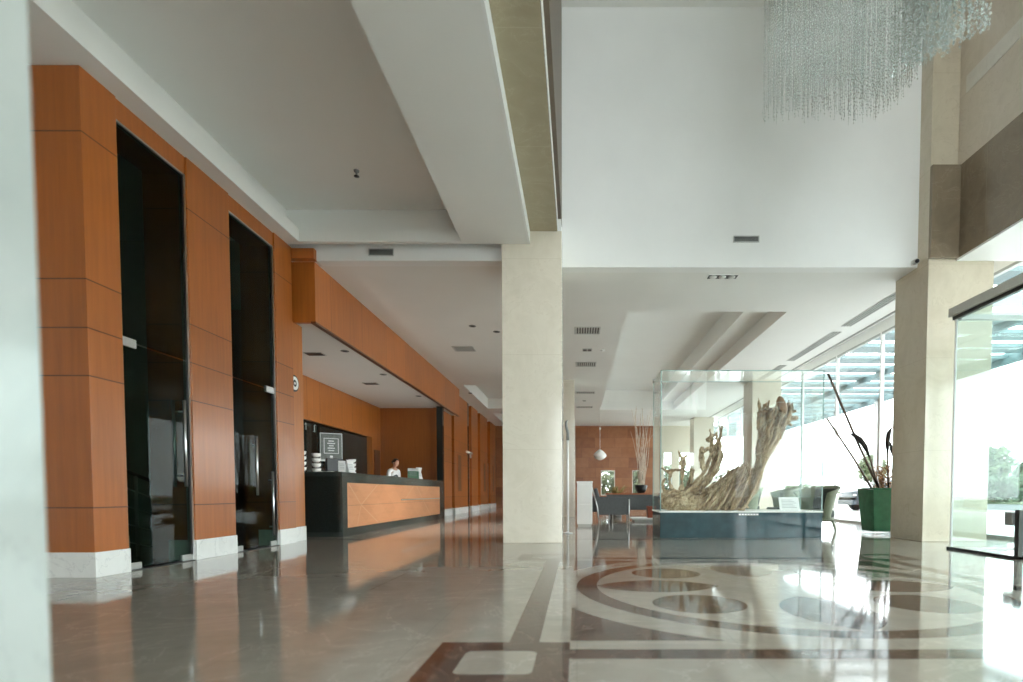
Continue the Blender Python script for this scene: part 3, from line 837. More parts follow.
for (a, c, r_) in (((58, 52, .12), (63.5, 84, .12), .03), ((54, 54, .1), (51, 80, .14), .045), ((56, 60, .1), (57, 78, .1), .03), ((46, 40, .12), (44, 62, .16), .035), ((44, 58, .12), (60, 66, .1), .03), ((50, 70, .1), (55, 76, .15), .05),
                   ((14, 18, .08), (12, 40, .1), .03), ((12, 38, .1), (2, 42, .1), .025), ((12, 40, .1), (24, 42, .16), .03), ((22, 20, .1), (24, 44, .14), .04), ((24, 42, .14), (19, 60, .14), .03), ((23, 44, .14), (29, 57, .1), .028), ((26, 44, .12), (23, 54, .1), .04),
                   ((30, 20, .2), (34, 40, .2), .04), ((6, 16, .0), (3, 30, .05), .025)):
    m_ = ((a[0] + c[0]) / 2 + G(0, 1.5), (a[1] + c[1]) / 2, (a[2] + c[2]) / 2)
    for q in range(3): strand(rb, [S(a[0] + G(0, 1), *a[1:]), S(m_[0] + G(0, 1), *m_[1:]), S(c[0] + G(0, 1.2), c[1] + G(0, 1.5), c[2])], r_, r_ * .4)
me = bpy.data.meshes.new('t'); bmesh.ops.recalc_face_normals(rb, faces=rb.faces); rb.to_mesh(me); rb.free()
tmp = bpy.data.objects.new('t', me); COL.objects.link(tmp)
rm = tmp.modifiers.new('r', 'REMESH'); rm.mode = 'VOXEL'; rm.voxel_size = .0085
dg = bpy.context.evaluated_depsgraph_get()
rme = bpy.data.meshes.new_from_object(tmp.evaluated_get(dg)); bpy.data.objects.remove(tmp)
nor = [v.normal.copy() for v in rme.vertices]; cos_ = []
for v, n0 in zip(rme.vertices, nor):
    c = v.co; g_ = (c.x - c.z) * .707
    n_ = noise.noise(Vector((g_ * 30, c.y * 26, (c.x + c.z) * 4))) * .018 + noise.noise(c * 6) * .016
    q = c + n0 * n_; cos_ += [q.x, q.y, max(q.z, .451)]
rme.vertices.foreach_set('co', cos_); rme.update()
rt = link('root_sculpture', rme, M_drift, None, True)
tag(rt, 'gnarled pale driftwood root sculpture with one tall rising limb inside the glass case', 'sculpture')
b = NB()
v = blob(b, (0, 0, 0), (.075, .08, .17), 3)
for q in v: q.co *= 1 + .12 * noise.noise(q.co * 9)
bmesh.ops.transform(b, matrix=Matrix.Translation(S(119, 103, -.10)) @ Matrix.Rotation(math.radians(-18), 4, 'Y'), verts=v)
kn = mk('smooth_knot', b, M_knob, rt, True); kn['label'] = 'smooth darker brown knot at the top of the limb'

# ------------------------------------------------------------------ planter with tall dry stems
pt = thing('planter', 'square green glazed planter holding tall dry sticks beside the marble column', 'planter', (5.55, 9.98, 0))
b = NB()
def taper(bm, prof):
    rings = []
    for (h, z) in prof: rings.append([bm.verts.new((sx * h, sy * h, z)) for sx, sy in ((-1, -1), (1, -1), (1, 1), (-1, 1))])
    for i in range(len(rings) - 1):
        for k in range(4): bm.faces.new((rings[i][k], rings[i][(k + 1) % 4], rings[i + 1][(k + 1) % 4], rings[i + 1][k]))
    bm.faces.new(rings[0][::-1]); bm.faces.new(rings[-1])
taper(b, [(.215, .06), (.275, .81), (.285, .82), (.285, .84), (.245, .84), (.235, .76)])
mk('pot', b, M_pot, pt)
b = NB(); taper(b, [(.20, 0), (.215, .01), (.215, .055), (.2, .062)]); mk('saucer', b, M_glass, pt)
def stem(pts, r0, r1, mat=M_stick, nm='stick'):
    b = NB(); n = len(pts); tube(b, pts, [r0 + (r1 - r0) * i / (n - 1) for i in range(n)], 7); mk(nm, b, mat, pt, True)
stem([(.0, 0, .78), (-.45, -.05, 1.65), (-1.04, -.1, 2.90)], .026, .020)
stem([(-.1, .05, .78), (-.45, .05, 1.35), (-.98, .05, 2.12)], .022, .017)
stem([(-.02, .1, .78), (.02, .15, 1.6), (.04, .2, 2.5)], .012, .008)
stem([(-.05, -.1, .78), (-.2, -.12, 1.15), (-.28, -.13, 1.42)], .018, .014)
stem([(.1, -.1, .78), (.06, -.12, 1.2), (.05, -.12, 1.5)], .020, .017)
stem([(.12, .0, .78), (.2, -.02, 1.2), (.22, 0, 1.45)], .008, .006)
def head_(pts, rr):
    b = NB(); tube(b, pts, rr, 9); mk('seed_head', b, M_feather, pt, True)
head_([(-.28, -.13, 1.40), (-.36, -.13, 1.58), (-.46, -.13, 1.72), (-.58, -.13, 1.80), (-.64, -.13, 1.81)], [.016, .045, .045, .034, .008])
head_([(.05, -.12, 1.48), (.04, -.12, 1.65), (.06, -.12, 1.82), (.12, -.12, 1.94)], [.018, .040, .042, .010])
head_([(.22, 0, 1.42), (.19, 0, 1.55), (.16, .0, 1.68)], [.014, .038, .008])
b = NB()
for k in range(260):
    a = R.random() * 2 * PI; r_ = R.random() * .16; z_ = .82 + R.random() * .42
    c = (.02 + r_ * math.cos(a), r_ * math.sin(a), z_); s_ = .008 + R.random() * .012
    bmesh.ops.create_icosphere(b, subdivisions=1, radius=s_, matrix=Matrix.Translation(c))
for k in range(30):
    a = R.random() * 2 * PI; r_ = .16 * R.random(); tube(b, [(0, 0, .76), (r_ * math.cos(a), r_ * math.sin(a), .9 + R.random() * .3)], .003, 4)
mk('dried_flowers', b, M_dry, pt)

# ------------------------------------------------------------------ armchairs by the facade (flared woven shell)
def make_tub():
    t = thing('armchair', 'olive woven armchair with flared back, nearest the green planter', 'armchair', (0, 0, 0), 0, 'woven armchairs by the glass facade')
    b = NB(); N = 22; prof = [(.255, .20), (.27, .34), (.30, .50), (.335, .68), (.39, .84), (.43, .90)]
    for off in (0, -.03):
        rows = []
        for (r, z) in prof:
            row = []
            for k in range(N + 1):
                a = math.radians(-115 + 230 * k / N) + PI / 2
                back = .5 + .5 * math.cos(math.radians(-115 + 230 * k / N))
                zz = .20 + (z - .20) * (.62 + .38 * back ** .6)
                row.append(b.verts.new(((r + off) * math.cos(a) * 1.05, (r + off) * math.sin(a), zz)))
            rows.append(row)
        for i in range(len(rows) - 1):
            for k in range(N): b.faces.new((rows[i][k], rows[i][k + 1], rows[i + 1][k + 1], rows[i + 1][k]))
        if off == 0: outer = rows
        else: inner = rows
    for k in range(N):
        b.faces.new((outer[-1][k], outer[-1][k + 1], inner[-1][k + 1], inner[-1][k])); b.faces.new((outer[0][k], outer[0][k + 1], inner[0][k + 1], inner[0][k]))
    for i in range(len(prof) - 1):
        for k in (0, N): b.faces.new((outer[i][k], outer[i + 1][k], inner[i + 1][k], inner[i][k]))
    mk('shell', b, M_olive, t, True)
    b = NB(); box(b, -.26, .26, -.30, .22, .27, .42, .035); mk('seat', b, M_cush, t, True)
    b = NB(); box(b, -.22, .22, -.05, .06, 0, .42, .04, rot=Matrix.Rotation(math.radians(-14), 4, 'X'), at=(0, .18, .43)); mk('back_cushion', b, M_cush, t, True)
    for sx in (-1, 1):
        for (y0_, y1_) in ((-.2, -.25), (.2, .27)):
            b = NB(); tube(b, [(sx * .2, y0_, .26), (sx * .225, (y0_ + y1_) / 2, .12), (sx * .25, y1_, 0)], [.03, .024, .015], 8); mk('leg', b, M_olive, t, True)
    b = NB(); box(b, -.24, .24, -.25, .22, .21, .27, .01); mk('seat_frame', b, M_olive, t)
    return t
tb = make_tub(); tb.location = (4.72, 10.75, 0); tb.rotation_euler = (0, 0, math.radians(-62))
dup(tb, (4.75, 12.6, 0), math.radians(-95), 'olive woven armchair half hidden behind the display case corner')
dup(tb, (4.55, 14.6, 0), math.radians(200), 'olive woven armchair facing the others behind the white card')
sf = thing('sofa', 'low dark grey sofa seen through the display case', 'sofa', (3.1, 13.6, 0), math.radians(0))
bx('seat', -.62, .62, -.3, .4, .18, .42, M_fabric, sf, .04); bx('backrest', -.62, .62, -.42, -.24, .18, .72, M_fabric, sf, .04)
for s in (-1, 1):
    bx('arm', s * .70 - .08, s * .70 + .08, -.42, .4, .15, .6, M_fabric, sf, .03)
    for q in (-.36, .34): bx('leg', s * .66 - .025, s * .66 + .025, q - .025, q + .025, 0, .18, M_steel, sf)

# ------------------------------------------------------------------ lounge seats at the back left of the hall
def make_lounge():
    t = thing('lounge_chair', 'dark leather lounge chair with steel frame beside the white stand', 'armchair', (0, 0, 0), 0, 'dark leather lounge chairs')
    b = NB(); box(b, -.34, .34, -.34, .30, .28, .44, .04); mk('seat', b, M_fabric, t, True)
    b = NB(); box(b, -.36, .36, -.05, .05, 0, .56, .03, rot=Matrix.Rotation(math.radians(-16), 4, 'X'), at=(0, .30, .33)); mk('backrest', b, M_fabric, t, True)
    for s in (-1, 1):
        b = NB()
        pts = [(-.37, .21), (.36, .21), (.46, .66), (-.37, .63)]
        A = [b.verts.new((s * .37, p[0], p[1])) for p in pts]; B = [b.verts.new((s * .43, p[0], p[1])) for p in pts]
        b.faces.new(A); b.faces.new(B)
        for k in range(4): b.faces.new((A[k], A[(k + 1) % 4], B[(k + 1) % 4], B[k]))
        mk('arm', b, M_fabric, t)
        b = NB(); tube(b, [(s * .44, -.38, 0), (s * .44, -.38, .60)], .016, 8); mk('leg', b, M_steel, t, True)
        b = NB(); tube(b, [(s * .44, .36, 0), (s * .44, .40, .40), (s * .44, .54, .90)], .016, 8); mk('leg', b, M_steel, t, True)
    return t
lg = make_lounge(); lg.location = (.92, 13.9, 0); lg.rotation_euler = (0, 0, math.radians(88))
dup(lg, (.62, 16.0, 0), math.radians(80), 'dark leather lounge chair behind the first, half hidden by it')
tbk = thing('side_desk', 'long dark sideboard with wooden top in front of the rust stone wall', 'sideboard', (2.15, 17.4, 0))
bx('body', -1.2, .75, -.3, .3, .22, .70, M_fabric, tbk, .01); bx('top', -1.25, .8, -.33, .33, .70, .745, M_wooddoor, tbk, .004)
for s in (-1.1, .65):
    for q in (-.25, .25): bx('leg', s - .03, s + .03, q - .03, q + .03, 0, .22, M_dark, tbk)
wc = thing('white_cabinet', 'white panelled cabinet stand beside the second marble column', 'cabinet', (.17, 12.3, 0))
bx('body', -.17, .17, -.25, .25, .06, .98, M_whitep, wc, .006); bx('top', -.18, .18, -.26, .26, .98, 1.01, M_whitep, wc, .004); bx('plinth', -.15, .15, -.23, .23, 0, .06, M_grilleL, wc)
for k in range(2): bx('door_panel', -.15, .15, -.262, -.25, .10 + .44 * k, .50 + .44 * k, M_whitep, wc, .003)
pf = thing('low_platform', 'thin white low platform on the floor by the lounge chair', 'platform', (1.95, 14.75, 0))
bx('board', -.5, .5, -.4, .4, .05, .09, M_whitep, pf, .006); bx('base', -.42, .42, -.32, .32, 0, .05, M_grilleL, pf)
bl = thing('stool', 'red brown wooden block stool standing on the white platform', 'stool', (1.98, 14.55, .09))
bx('body', -.11, .11, -.11, .11, 0, .27, M_red, bl, .01); bx('seat', -.12, .12, -.12, .12, .27, .31, M_red, bl, .006)

# pendant lamp
pdl = thing('pendant_lamp', 'white opal pendant lamp hanging before the rust stone wall', 'lamp', (.95, 22.6, H2))
b = NB(); tube(b, [(0, 0, 0), (0, 0, -1.95)], .008, 6); mk('cord', b, M_whitep, pdl)
b = NB(); lathe(b, [(.05, -1.72), (.16, -1.80), (.26, -1.92), (.27, -2.0), (.17, -2.10), (.04, -2.16)], 24); mk('shade', b, M_opal, pdl, True)
b = NB(); lathe(b, [(.05, 0), (.05, -.03), (.02, -.04)], 16); mk('ceiling_rose', b, M_whitep, pdl)
b = NB(); lathe(b, [(.02, -.80), (.05, -.85), (.02, -.92)], 12); mk('bead', b, M_opal, pdl, True)
# tall bare branches on the sideboard
br = thing('branch_arrangement', 'tall bundle of bare pale branches in a dark vase on the sideboard', 'branches', (2.05, 17.4, .745))
b = NB(); lathe(b, [(.10, 0), (.16, .10), (.20, .24), (.15, .26)], 20); mk('vase', b, M_dark, br, True)
for k in range(22):
    a = G(0, .26); t_ = R.uniform(1.7, 2.6); l_ = G(0, .12)
    b = NB(); p0 = Vector((G(0, .05), G(0, .05), .15)); pts = [p0]
    for q in range(1, 6): pts.append(Vector((p0.x + a * .85 * (q / 5) ** 1.3 + G(0, .03), p0.y + l_ * q / 5, .15 + t_ * q / 5)))
    tube(b, pts, [.012, .011, .009, .008, .006, .004], 5); mk('branch', b, M_branch, br)
# potted plant
pp = thing('potted_plant', 'leafy ochre plant in front of the small far opening that mimics a reflection', 'plant', (1.75, 24.6, 0))
b = NB(); lathe(b, [(.20, 0), (.27, .3), (.29, .5), (.24, .5), (.22, .44)], 20); mk('pot', b, M_dark, pp, True)
b = NB()
for k in range(60):
    a = R.random() * 2 * PI; el = R.uniform(.2, 1.3); L = R.uniform(.5, .95); d_ = Vector((math.cos(a) * math.cos(el), math.sin(a) * math.cos(el), math.sin(el)))
    base = Vector((0, 0, .5)); s_ = d_.cross(Vector((0, 0, 1))).normalized() * .05
    mid = base + d_ * L * .6; tip = base + d_ * L + Vector((0, 0, -.12))
    vv = [b.verts.new(p) for p in (base, mid - s_, tip, mid + s_)]; b.faces.new(vv)
mk('leaves', b, M_plantl, pp)
# slim pole with hooked top behind the marble column
po = thing('hooked_pole', 'slim white pole with dark hooked top beside the marble column', 'pole', (-.17, 10.1, 0))
b = NB(); lathe(b, [(.09, 0), (.09, .012), (.03, .02), (.02, .04)], 20); mk('base', b, M_steel, po, True)
b = NB(); tube(b, [(0, 0, .02), (0, 0, 1.72)], .022, 12); mk('shaft', b, M_whitep, po, True)
b = NB(); tube(b, [(0, 0, 1.72), (0, 0, 1.86), (-.03, 0, 1.98), (-.03, 0, 2.06), (.0, 0, 2.09)], [.03, .028, .026, .022, .012], 10); mk('hook', b, M_grille, po, True)

# ------------------------------------------------------------------ ceiling fittings
def vent_vertical(x, y, z, w, h, label):
    t = thing('wall_vent', label, 'vent', (x, y, z), 0, 'slotted air vents on the bulkheads')
    b = NB(); box(b, -w / 2, w / 2, -.012, 0, -h / 2, -h / 2 + .012); box(b, -w / 2, w / 2, -.012, 0, h / 2 - .012, h / 2); box(b, -w / 2, -w / 2 + .012, -.012, 0, -h / 2, h / 2); box(b, w / 2 - .012, w / 2, -.012, 0, -h / 2, h / 2)
    mk('frame', b, M_grilleL, t)
    bx('backing', -w / 2, w / 2, -.003, 0, -h / 2, h / 2, M_dark, t)
    b = NB()
    n = 6
    for k in range(n): box(b, -w / 2 + .01, w / 2 - .01, -.009, -.003, -h / 2 + .014 + k * (h - .028) / n, -h / 2 + .014 + (k + .45) * (h - .028) / n)
    mk('slats', b, M_grille, t)
vent_vertical(-2.96, YL, 4.385, .38, .11, 'slotted vent on the bulkhead above the reception hall')
vent_vertical(2.63, YB, 4.69, .40, .10, 'slotted vent low on the tall white wall')

def grille(x, y, w, d, label, mat=M_grilleL, z=H2):
    t = thing('ceiling_grille', label, 'vent', (x, y, z), 0, 'square ceiling air grilles')
    b = NB()
    for q in ring_boxes(-w / 2, w / 2, -d / 2, d / 2, -.012, 0, .03): box(b, *q)
    mk('frame', b, mat, t)
    bx('backing', -w / 2, w / 2, -d / 2, d / 2, -.002, 0, M_dark, t)
    b = NB(); n = 9
    for k in range(n): box(b, -w / 2 + w * k / n, -w / 2 + w * (k + .5) / n, -d / 2, d / 2, -.010, -.002)
    mk('slats', b, mat, t)
grille(.22, 11.9, .50, .45, 'ceiling grille nearest the tall white wall')
grille(.24, 15.0, .50, .45, 'second ceiling grille beyond the smoke detector')
grille(.28, 19.2, .62, .30, 'third ceiling grille down the hall')
grille(.30, 22.4, .62, .30, 'last ceiling grille before the rust stone wall')
grille(-2.75, 13.4, .45, .40, 'ceiling grille over the corridor beside the wood fascia')
def down3(x, y, label):
    t = thing('triple_downlight', label, 'light', (x, y, H2))
    b = NB()
    for q in ring_boxes(-.24, .24, -.085, .085, -.012, 0, .012): box(b, *q)
    mk('frame', b, M_whitep, t)
    bx('recess', -.24, .24, -.085, .085, -.004, 0, M_dark, t)
    for k in (-1, 0, 1):
        b = NB(); lathe(b, [(.02, -.03), (.055, -.02), (.06, -.005)], 16, (k * .15, 0, 0)); mk('lamp', b, M_lens, t, True)
down3(2.36, 8.98, 'black recessed triple downlight near the tall white wall')
def small(nm, x, y, z, label, prof, mat, cat, group=None):
    b = NB(); lathe(b, prof, 20); o = mk(nm, b, mat, None, True); o.location = (x, y, z); tag(o, label, cat, group); return o
def downlight(x, y, z, label, g):
    t = thing('downlight', label, 'light', (x, y, z), 0, g)
    b = NB(); lathe(b, [(.075, 0), (.075, -.008), (.055, -.010), (.05, -.002)], 20); mk('ring', b, M_grille, t, True)
    b = NB(); lathe(b, [(.05, -.001), (.03, -.012), (.0, -.014)], 16); mk('lens', b, M_dark, t, True)
SM = [(.055, 0), (.055, -.02), (.04, -.04), (.01, -.045)]
small('smoke_detector', .62, 13.5, H2, 'white round smoke detector between the ceiling grilles', SM, M_whitep, 'detector')
t = thing('twin_downlight', 'small square twin downlight beside the smoke detector', 'light', (.25, 13.5, H2))
bx('frame', -.12, .12, -.12, .12, -.012, 0, M_grilleL, t); bx('lamp', -.10, -.01, -.09, .09, -.016, -.01, M_dark, t); bx('lamp', .01, .10, -.09, .09, -.016, -.01, M_dark, t)
downlight(.28, 20.9, H2, 'round dark downlight between the far ceiling grilles', 'hall downlights')
downlight(-2.2, 11.6, H2, 'small dark ceiling downlight over the corridor near the fascia', 'hall downlights')
downlight(-1.75, 12.0, H2, 'small dark ceiling downlight over the corridor near the marble column', 'hall downlights')
downlight(-3.75, 19.3, H2, 'dark ceiling downlight beside the corridor tray', 'hall downlights')
downlight(4.62, 15.8, H2, 'dark ceiling spot beside the large ceiling tray', 'hall downlights')
spr = thing('sprinkler_head', 'small sprinkler head under the recessed tray ceiling', 'sprinkler', (-2.75, 6.95, H1 + .36))
b = NB(); lathe(b, [(.035, 0), (.03, -.02), (.012, -.025), (.012, -.06)], 14); mk('pipe', b, M_grille, spr, True)
b = NB(); lathe(b, [(.03, -.068), (.034, -.075), (.005, -.08)], 14); mk('deflector', b, M_dark, spr, True)
for k, (y_, lab) in enumerate(((10.4, 'black slotted downlight in the reception soffit nearest the pilaster'), (13.2, 'black slotted downlight in the reception soffit above the receptionist'))):
    t = thing('soffit_downlight', lab, 'light', (-4.95, y_, 3.38), 0, 'reception soffit downlights')
    bx('frame', -.17, .17, -.11, .11, -.012, 0, M_grilleL, t); bx('recess', -.15, .15, -.09, .09, -.016, -.012, M_dark, t)
for k, (y_, lab) in enumerate(((10.2, 'tiny round soffit spot by the fascia, first one'), (12.2, 'tiny round soffit spot by the fascia, second one'), (14.9, 'tiny round soffit spot by the fascia, third one'))):
    downlight(-4.3, y_, 3.38, lab, 'tiny soffit spots')
for k, (a, c, lab) in enumerate(((9.5, 11.6, 'long slot diffuser in the ceiling nearest the marble column'), (12.0, 14.6, 'middle slot diffuser in the ceiling by the facade'), (15.1, 17.0, 'far slot diffuser in the ceiling by the facade'))):
    t = thing('slot_diffuser', lab, 'vent', (5.66, (a + c) / 2, H2 - .002), 0, 'linear slot diffusers'); hl = (c - a) / 2
    b = NB()
    for q in (-.09, -.03, .03, .09): box(b, q - .008, q + .008, -hl, hl, -.012, 0)
    mk('fins', b, M_grilleL, t); bx('slot', -.09, .09, -hl, hl, -.003, 0, M_grille, t)
cc = thing('cctv_camera', 'small white dome cctv camera in the corner by the marble column', 'camera', (5.22, YB, 4.315))
bx('bracket', -.03, .03, -.06, 0, -.03, .03, M_whitep, cc, .005)
b = NB(); tube(b, [(0, -.05, 0), (-.02, -.15, -.02)], .04, 12); mk('body', b, M_grilleL, cc, True)
b = NB(); tube(b, [(-.02, -.15, -.02), (-.022, -.16, -.022)], .03, 12); mk('lens', b, M_dark, cc, True)

# ------------------------------------------------------------------ crystal chandelier
ch = thing('chandelier', 'huge crystal bead chandelier of hanging strands before the tall white wall', 'chandelier', (0, 0, HV))
b = NB(); box(b, 1.7, 3.7, 4.9, 6.3, -.06, 0, .01); mk('ceiling_plate', b, M_steel, ch)
b = NB(); box(b, 1.95, 2.75, 3.2, 3.9, -.06, 0, .01); mk('ceiling_plate', b, M_steel, ch)
def beads(name, spots, rad, step, rnd):
    vs, fs = [], []
    for (x, y, zb) in spots:
        z = zb + rnd.random() * step
        while z < HV - .1:
            r = rad * rnd.uniform(.6, 1.25)
            i = len(vs); xx = x + rnd.gauss(0, .004); yy = y + rnd.gauss(0, .004)
            vs += [(xx + r, yy, z - HV), (xx, yy + r, z - HV), (xx - r, yy, z - HV), (xx, yy - r, z - HV), (xx, yy, z + r * 1.25 - HV), (xx, yy, z - r * 1.25 - HV)]
            fs += [(i, i + 1, i + 4), (i + 1, i + 2, i + 4), (i + 2, i + 3, i + 4), (i + 3, i, i + 4), (i + 1, i, i + 5), (i + 2, i + 1, i + 5), (i + 3, i + 2, i + 5), (i, i + 3, i + 5)]
            z += step * rnd.uniform(.8, 1.25)
        i = len(vs); t_ = .0012
        vs += [(x - t_, y, zb - HV), (x + t_, y, zb - HV), (x, y + t_, zb - HV), (x - t_, y, -.05), (x + t_, y, -.05), (x, y + t_, -.05)]
        fs += [(i, i + 1, i + 4, i + 3), (i + 1, i + 2, i + 5, i + 4), (i + 2, i, i + 3, i + 5)]
    me = bpy.data.meshes.new(name); me.from_pydata(vs, [], fs)
    o = link(name, me, M_crystal, ch); o['kind'] = 'stuff'; return o
rn = random.Random(3)
sp = []
for i in range(64):
    for j in range(8):
        x = 1.90 + (i + rn.random()) / 64 * 1.52; y = 5.0 + (j + rn.random()) / 8 * 1.1
        zb = 4.42 + abs(rn.gauss(0, .13)) + .30 * max(0, (x - 3.05) / .37) + (y - 5.0) * .30
        sp.append((x * (y / 5.5) ** .5, y, zb))
beads('crystal_strands', sp, .0066, .034, rn)
sp = []
for i in range(14):
    for j in range(9):
        x = 2.08 + (i + rn.random()) / 14 * .36; y = 3.25 + (j + rn.random()) / 9 * .5
        zb = 3.28 + abs(rn.gauss(0, .07)) + .62 * max(0, x - 2.14) + (y - 3.3) * .55
        sp.append((x, y, zb))
beads('crystal_strands', sp, .0085, .028, rn)

# ------------------------------------------------------------------ outdoors
cn = thing('entrance_canopy', 'teal grey slatted canopy roof outside the glass facade', 'canopy', (0, 0, 0))
zc = 4.66
for k in range(34):
    y_ = -4 + k * 1.25
    bx('slat_panel', 7.1, 12.6, y_, y_ + .66, zc, zc + .10, M_canopy, cn)
for x_ in (7.2, 9.8, 12.5): bx('rail', x_ - .06, x_ + .06, -5, 39, zc - .16, zc, M_canopy, cn)
bx('edge_beam', 12.55, 12.75, -5, 39, zc - .12, zc + .18, M_canopy, cn)
for y_ in (2.0, 12.4, 22.8, 33.2): bx('post', 12.4, 12.6, y_ - .1, y_ + .1, -.01, zc - .12, M_kerb, cn)

def leafmesh(name, c, r, n, mat, parent, size=.22):
    b = NB()
    for k in range(n):
        d_ = Vector((R.gauss(0, 1), R.gauss(0, 1), R.gauss(0, 1))).normalized() * (R.random() ** .4)
        wob_ = .8 + .4 * noise.noise(d_ * 2.5 + Vector(c))
        p = Vector((c[0] + d_.x * r[0] * wob_, c[1] + d_.y * r[1] * wob_, c[2] + d_.z * r[2] * wob_))
        a = Vector((R.gauss(0, 1), R.gauss(0, 1), R.gauss(0, 1))).normalized(); e = a.orthogonal().normalized()
        s_ = size * R.uniform(.6, 1.2)
        b.faces.new([b.verts.new(q) for q in (p - a * s_, p + e * s_ * .45, p + a * s_, p - e * s_ * .45)])
    return mk(name, b, mat, parent)
def tree(x, y, h, mat, label):
    t = thing('tree', label, 'tree', (x, y, 0), 0, 'trees beyond the road')
    b = NB(); tube(b, [(0, 0, -.1), (.05, 0, h * .3), (.1, .1, h * .6)], [.16, .12, .07], 8); mk('trunk', b, M_bark, t, True)
    leafmesh('crown', (0, 0, h * .62), (h * .34, h * .34, h * .38), 2600, mat, t, h * .05)
tree(35, 46, 5.2, M_leafA, 'light green tree beyond the road just past the vestibule glass')
tree(46, 54, 5.4, M_leafB, 'olive tree furthest down the road beyond the lawn')
tree(33, 61, 5.5, M_leafB, 'pale olive tree seen behind the woven armchairs')
tree(26.5, 74, 5.0, M_leafC, 'dark small tree at the end of the road')
tree(40.3, 49, 4.0, M_leafC, 'deep green tree close beside the light green one')
tree(42, 45, 4.8, M_leafA, 'round light tree at the far edge of the lawn')
def hedge(x0_, x1_, y, h, mat, label):
    t = thing('hedge', label, 'hedge', ((x0_ + x1_) / 2, y, 0), 0, 'hedges along the road')
    leafmesh('foliage', (0, 0, h * .5), ((x1_ - x0_) * .62, .9, h * .62), 2600, mat, t, .25)
hedge(-1, 9, 32.0, 2.4, M_leafB, 'hedge outside the small openings that mimic reflections in the rust stone wall')  # added behind the far wall so its openings look less bright
hedge(27.5, 34.5, 40, 2.0, M_leafC, 'low olive hedge beyond the road by the vestibule')
hedge(20, 30, 62, 1.7, M_leafA, 'low green hedge beyond the parked car')
hedge(10, 19, 60, 1.6, M_leafB, 'pale hedge behind the woven armchairs')

# parked car
ca = thing('car', 'silver blue car parked outside behind the green planter', 'car', (13.85, 23.6, -.01))
sec = [(-2.18, .42, .62, .70), (-2.10, .30, .80, .80), (-1.45, .24, .92, .86), (-.75, .22, .98, .88), (.0, .22, .98, .88), (.9, .22, .98, .88), (1.65, .24, .95, .86), (2.05, .30, .88, .80), (2.15, .45, .75, .72)]
b = NB(); rows = []
for (x_, zl, zh, w_) in sec:
    rows.append([b.verts.new((x_, s * w_, z)) for s, z in ((-.92, zl), (-1, zl + .15), (-1, zh - .15), (-.88, zh), (.88, zh), (1, zh - .15), (1, zl + .15), (.92, zl))])
for i in range(len(rows) - 1):
    for k in range(8): b.faces.new((rows[i][k], rows[i][(k + 1) % 8], rows[i + 1][(k + 1) % 8], rows[i + 1][k]))
b.faces.new(rows[0]); b.faces.new(rows[-1][::-1]); mk('body', b, M_carp, ca, True)
b = NB()
A = [b.verts.new((x_, s * .80, .95)) for s in (-1, 1) for x_ in (-1.25, 1.75)]; B = [b.verts.new((x_, s * .60, 1.42)) for s in (-1, 1) for x_ in (-.45, 1.15)]
for f in ((0, 1, 5, 4) , (2, 3, 7, 6), (0, 2, 6, 4), (1, 3, 7, 5), (4, 5, 7, 6)):
    b.faces.new([(A + B)[i] for i in f])
mk('windows', b, M_carglass, ca)
bx('roof', -.45, 1.15, -.61, .61, 1.41, 1.46, M_carp, ca, .015)
for x_ in (-1.38, 1.32):
    for s in (-1, 1):
        b = NB(); tube(b, [(x_, s * .68, .31), (x_, s * .885, .31)], .31, 24); wv = mk('wheel', b, M_tyre, ca)
        b = NB(); tube(b, [(x_, s * .80, .31), (x_, s * .895, .31)], .205, 20); mk('rim', b, M_steel, wv)
for s in (-1, 1):
    b = NB(); blob(b, (-2.08, s * .58, .66), (.10, .18, .08), 2); mk('headlight', b, M_lens, ca, True)
    b = NB(); blob(b, (2.06, s * .62, .72), (.08, .14, .07), 2); mk('tail_light', b, M_lampred, ca, True)
bx('bumper', -2.24, -2.05, -.72, .72, .26, .46, M_carp, ca, .04)

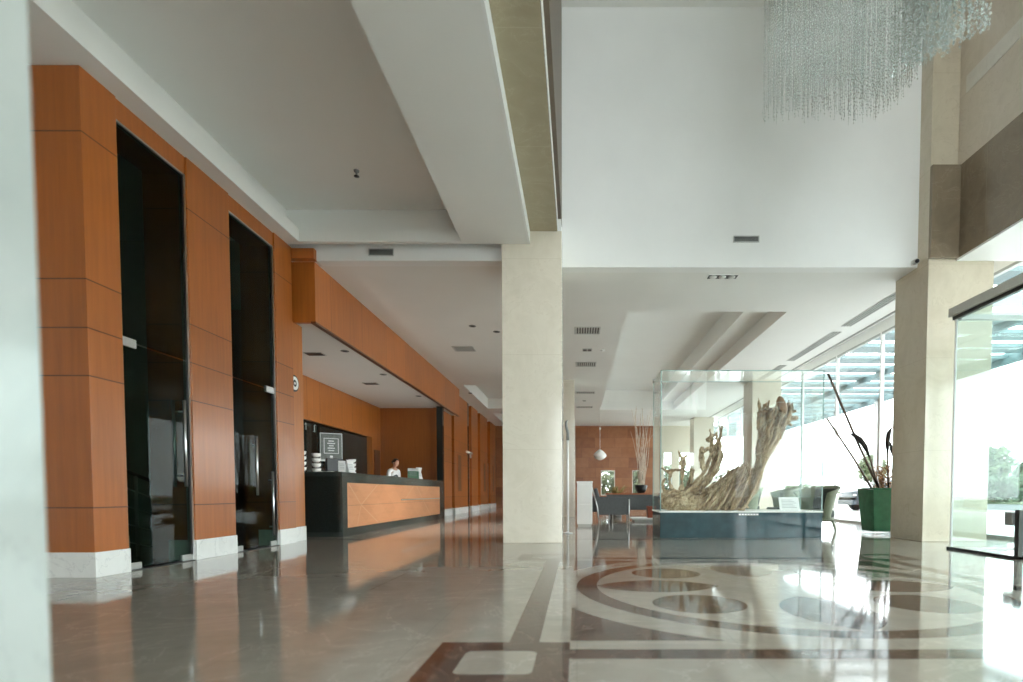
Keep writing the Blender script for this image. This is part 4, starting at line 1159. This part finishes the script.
# ------------------------------------------------------------------ light, camera, colour
w = bpy.data.worlds.new('sky'); scn.world = w; w.use_nodes = True
bg = w.node_tree.nodes['Background']; bg.inputs[0].default_value = (.93, .98, 1.0, 1); bg.inputs[1].default_value = 9.0

def lamp(name, loc, rot, sx, sy, watts, col=(1, .90, .76)):
    L = bpy.data.lights.new(name, 'AREA'); L.shape = 'RECTANGLE'; L.size = sx; L.size_y = sy; L.energy = watts; L.color = col
    o = bpy.data.objects.new(name, L); COL.objects.link(o); o.location = loc; o.rotation_euler = rot
    return o
lamp('added_counter_fill', (-4.86, 12.7, .96), (PI, math.radians(-22), 0), .10, 6.4, 19, (1, .95, .87))  # added strip hidden behind the counter, brightens soffit and back wall
for q in ((-2.2, 11.6), (-1.75, 12.0)):
    L = bpy.data.lights.new('downlight_lamp', 'SPOT'); L.energy = 420; L.spot_size = math.radians(72); L.spot_blend = .7; L.color = (1, .98, .95); L.shadow_soft_size = .04
    o = bpy.data.objects.new('downlight_lamp', L); COL.objects.link(o); o.location = (*q, H2 - .02)

cam = bpy.data.cameras.new('camera'); co = bpy.data.objects.new('camera', cam); COL.objects.link(co)
TILT = .037
co.location = (0, 0, .75); co.rotation_euler = (PI / 2 - TILT, 0, 0)
cam.sensor_width = 36; cam.lens = 545 / 1023 * 36
cam.shift_x = (511.5 - 577) / 1023; cam.shift_y = (493 + 545 * math.tan(TILT) - 341) / 1023
cam.clip_start = .02; cam.clip_end = 500
cam.dof.use_dof = True; cam.dof.focus_distance = 9.0; cam.dof.aperture_fstop = 1.3
scn.camera = co
vsn = scn.view_settings
vsn.view_transform = 'Standard'; vsn.look = 'None'; vsn.gamma = 1; vsn.use_curve_mapping = False; vsn.exposure = 0.0
scn.cycles.transparent_max_bounces = 40
scn.cycles.max_bounces = 12; scn.cycles.diffuse_bounces = 6; scn.cycles.glossy_bounces = 6
scn.cycles.caustics_reflective = True; scn.cycles.caustics_refractive = False
scn.cycles.sample_clamp_indirect = 12; scn.cycles.blur_glossy = .6
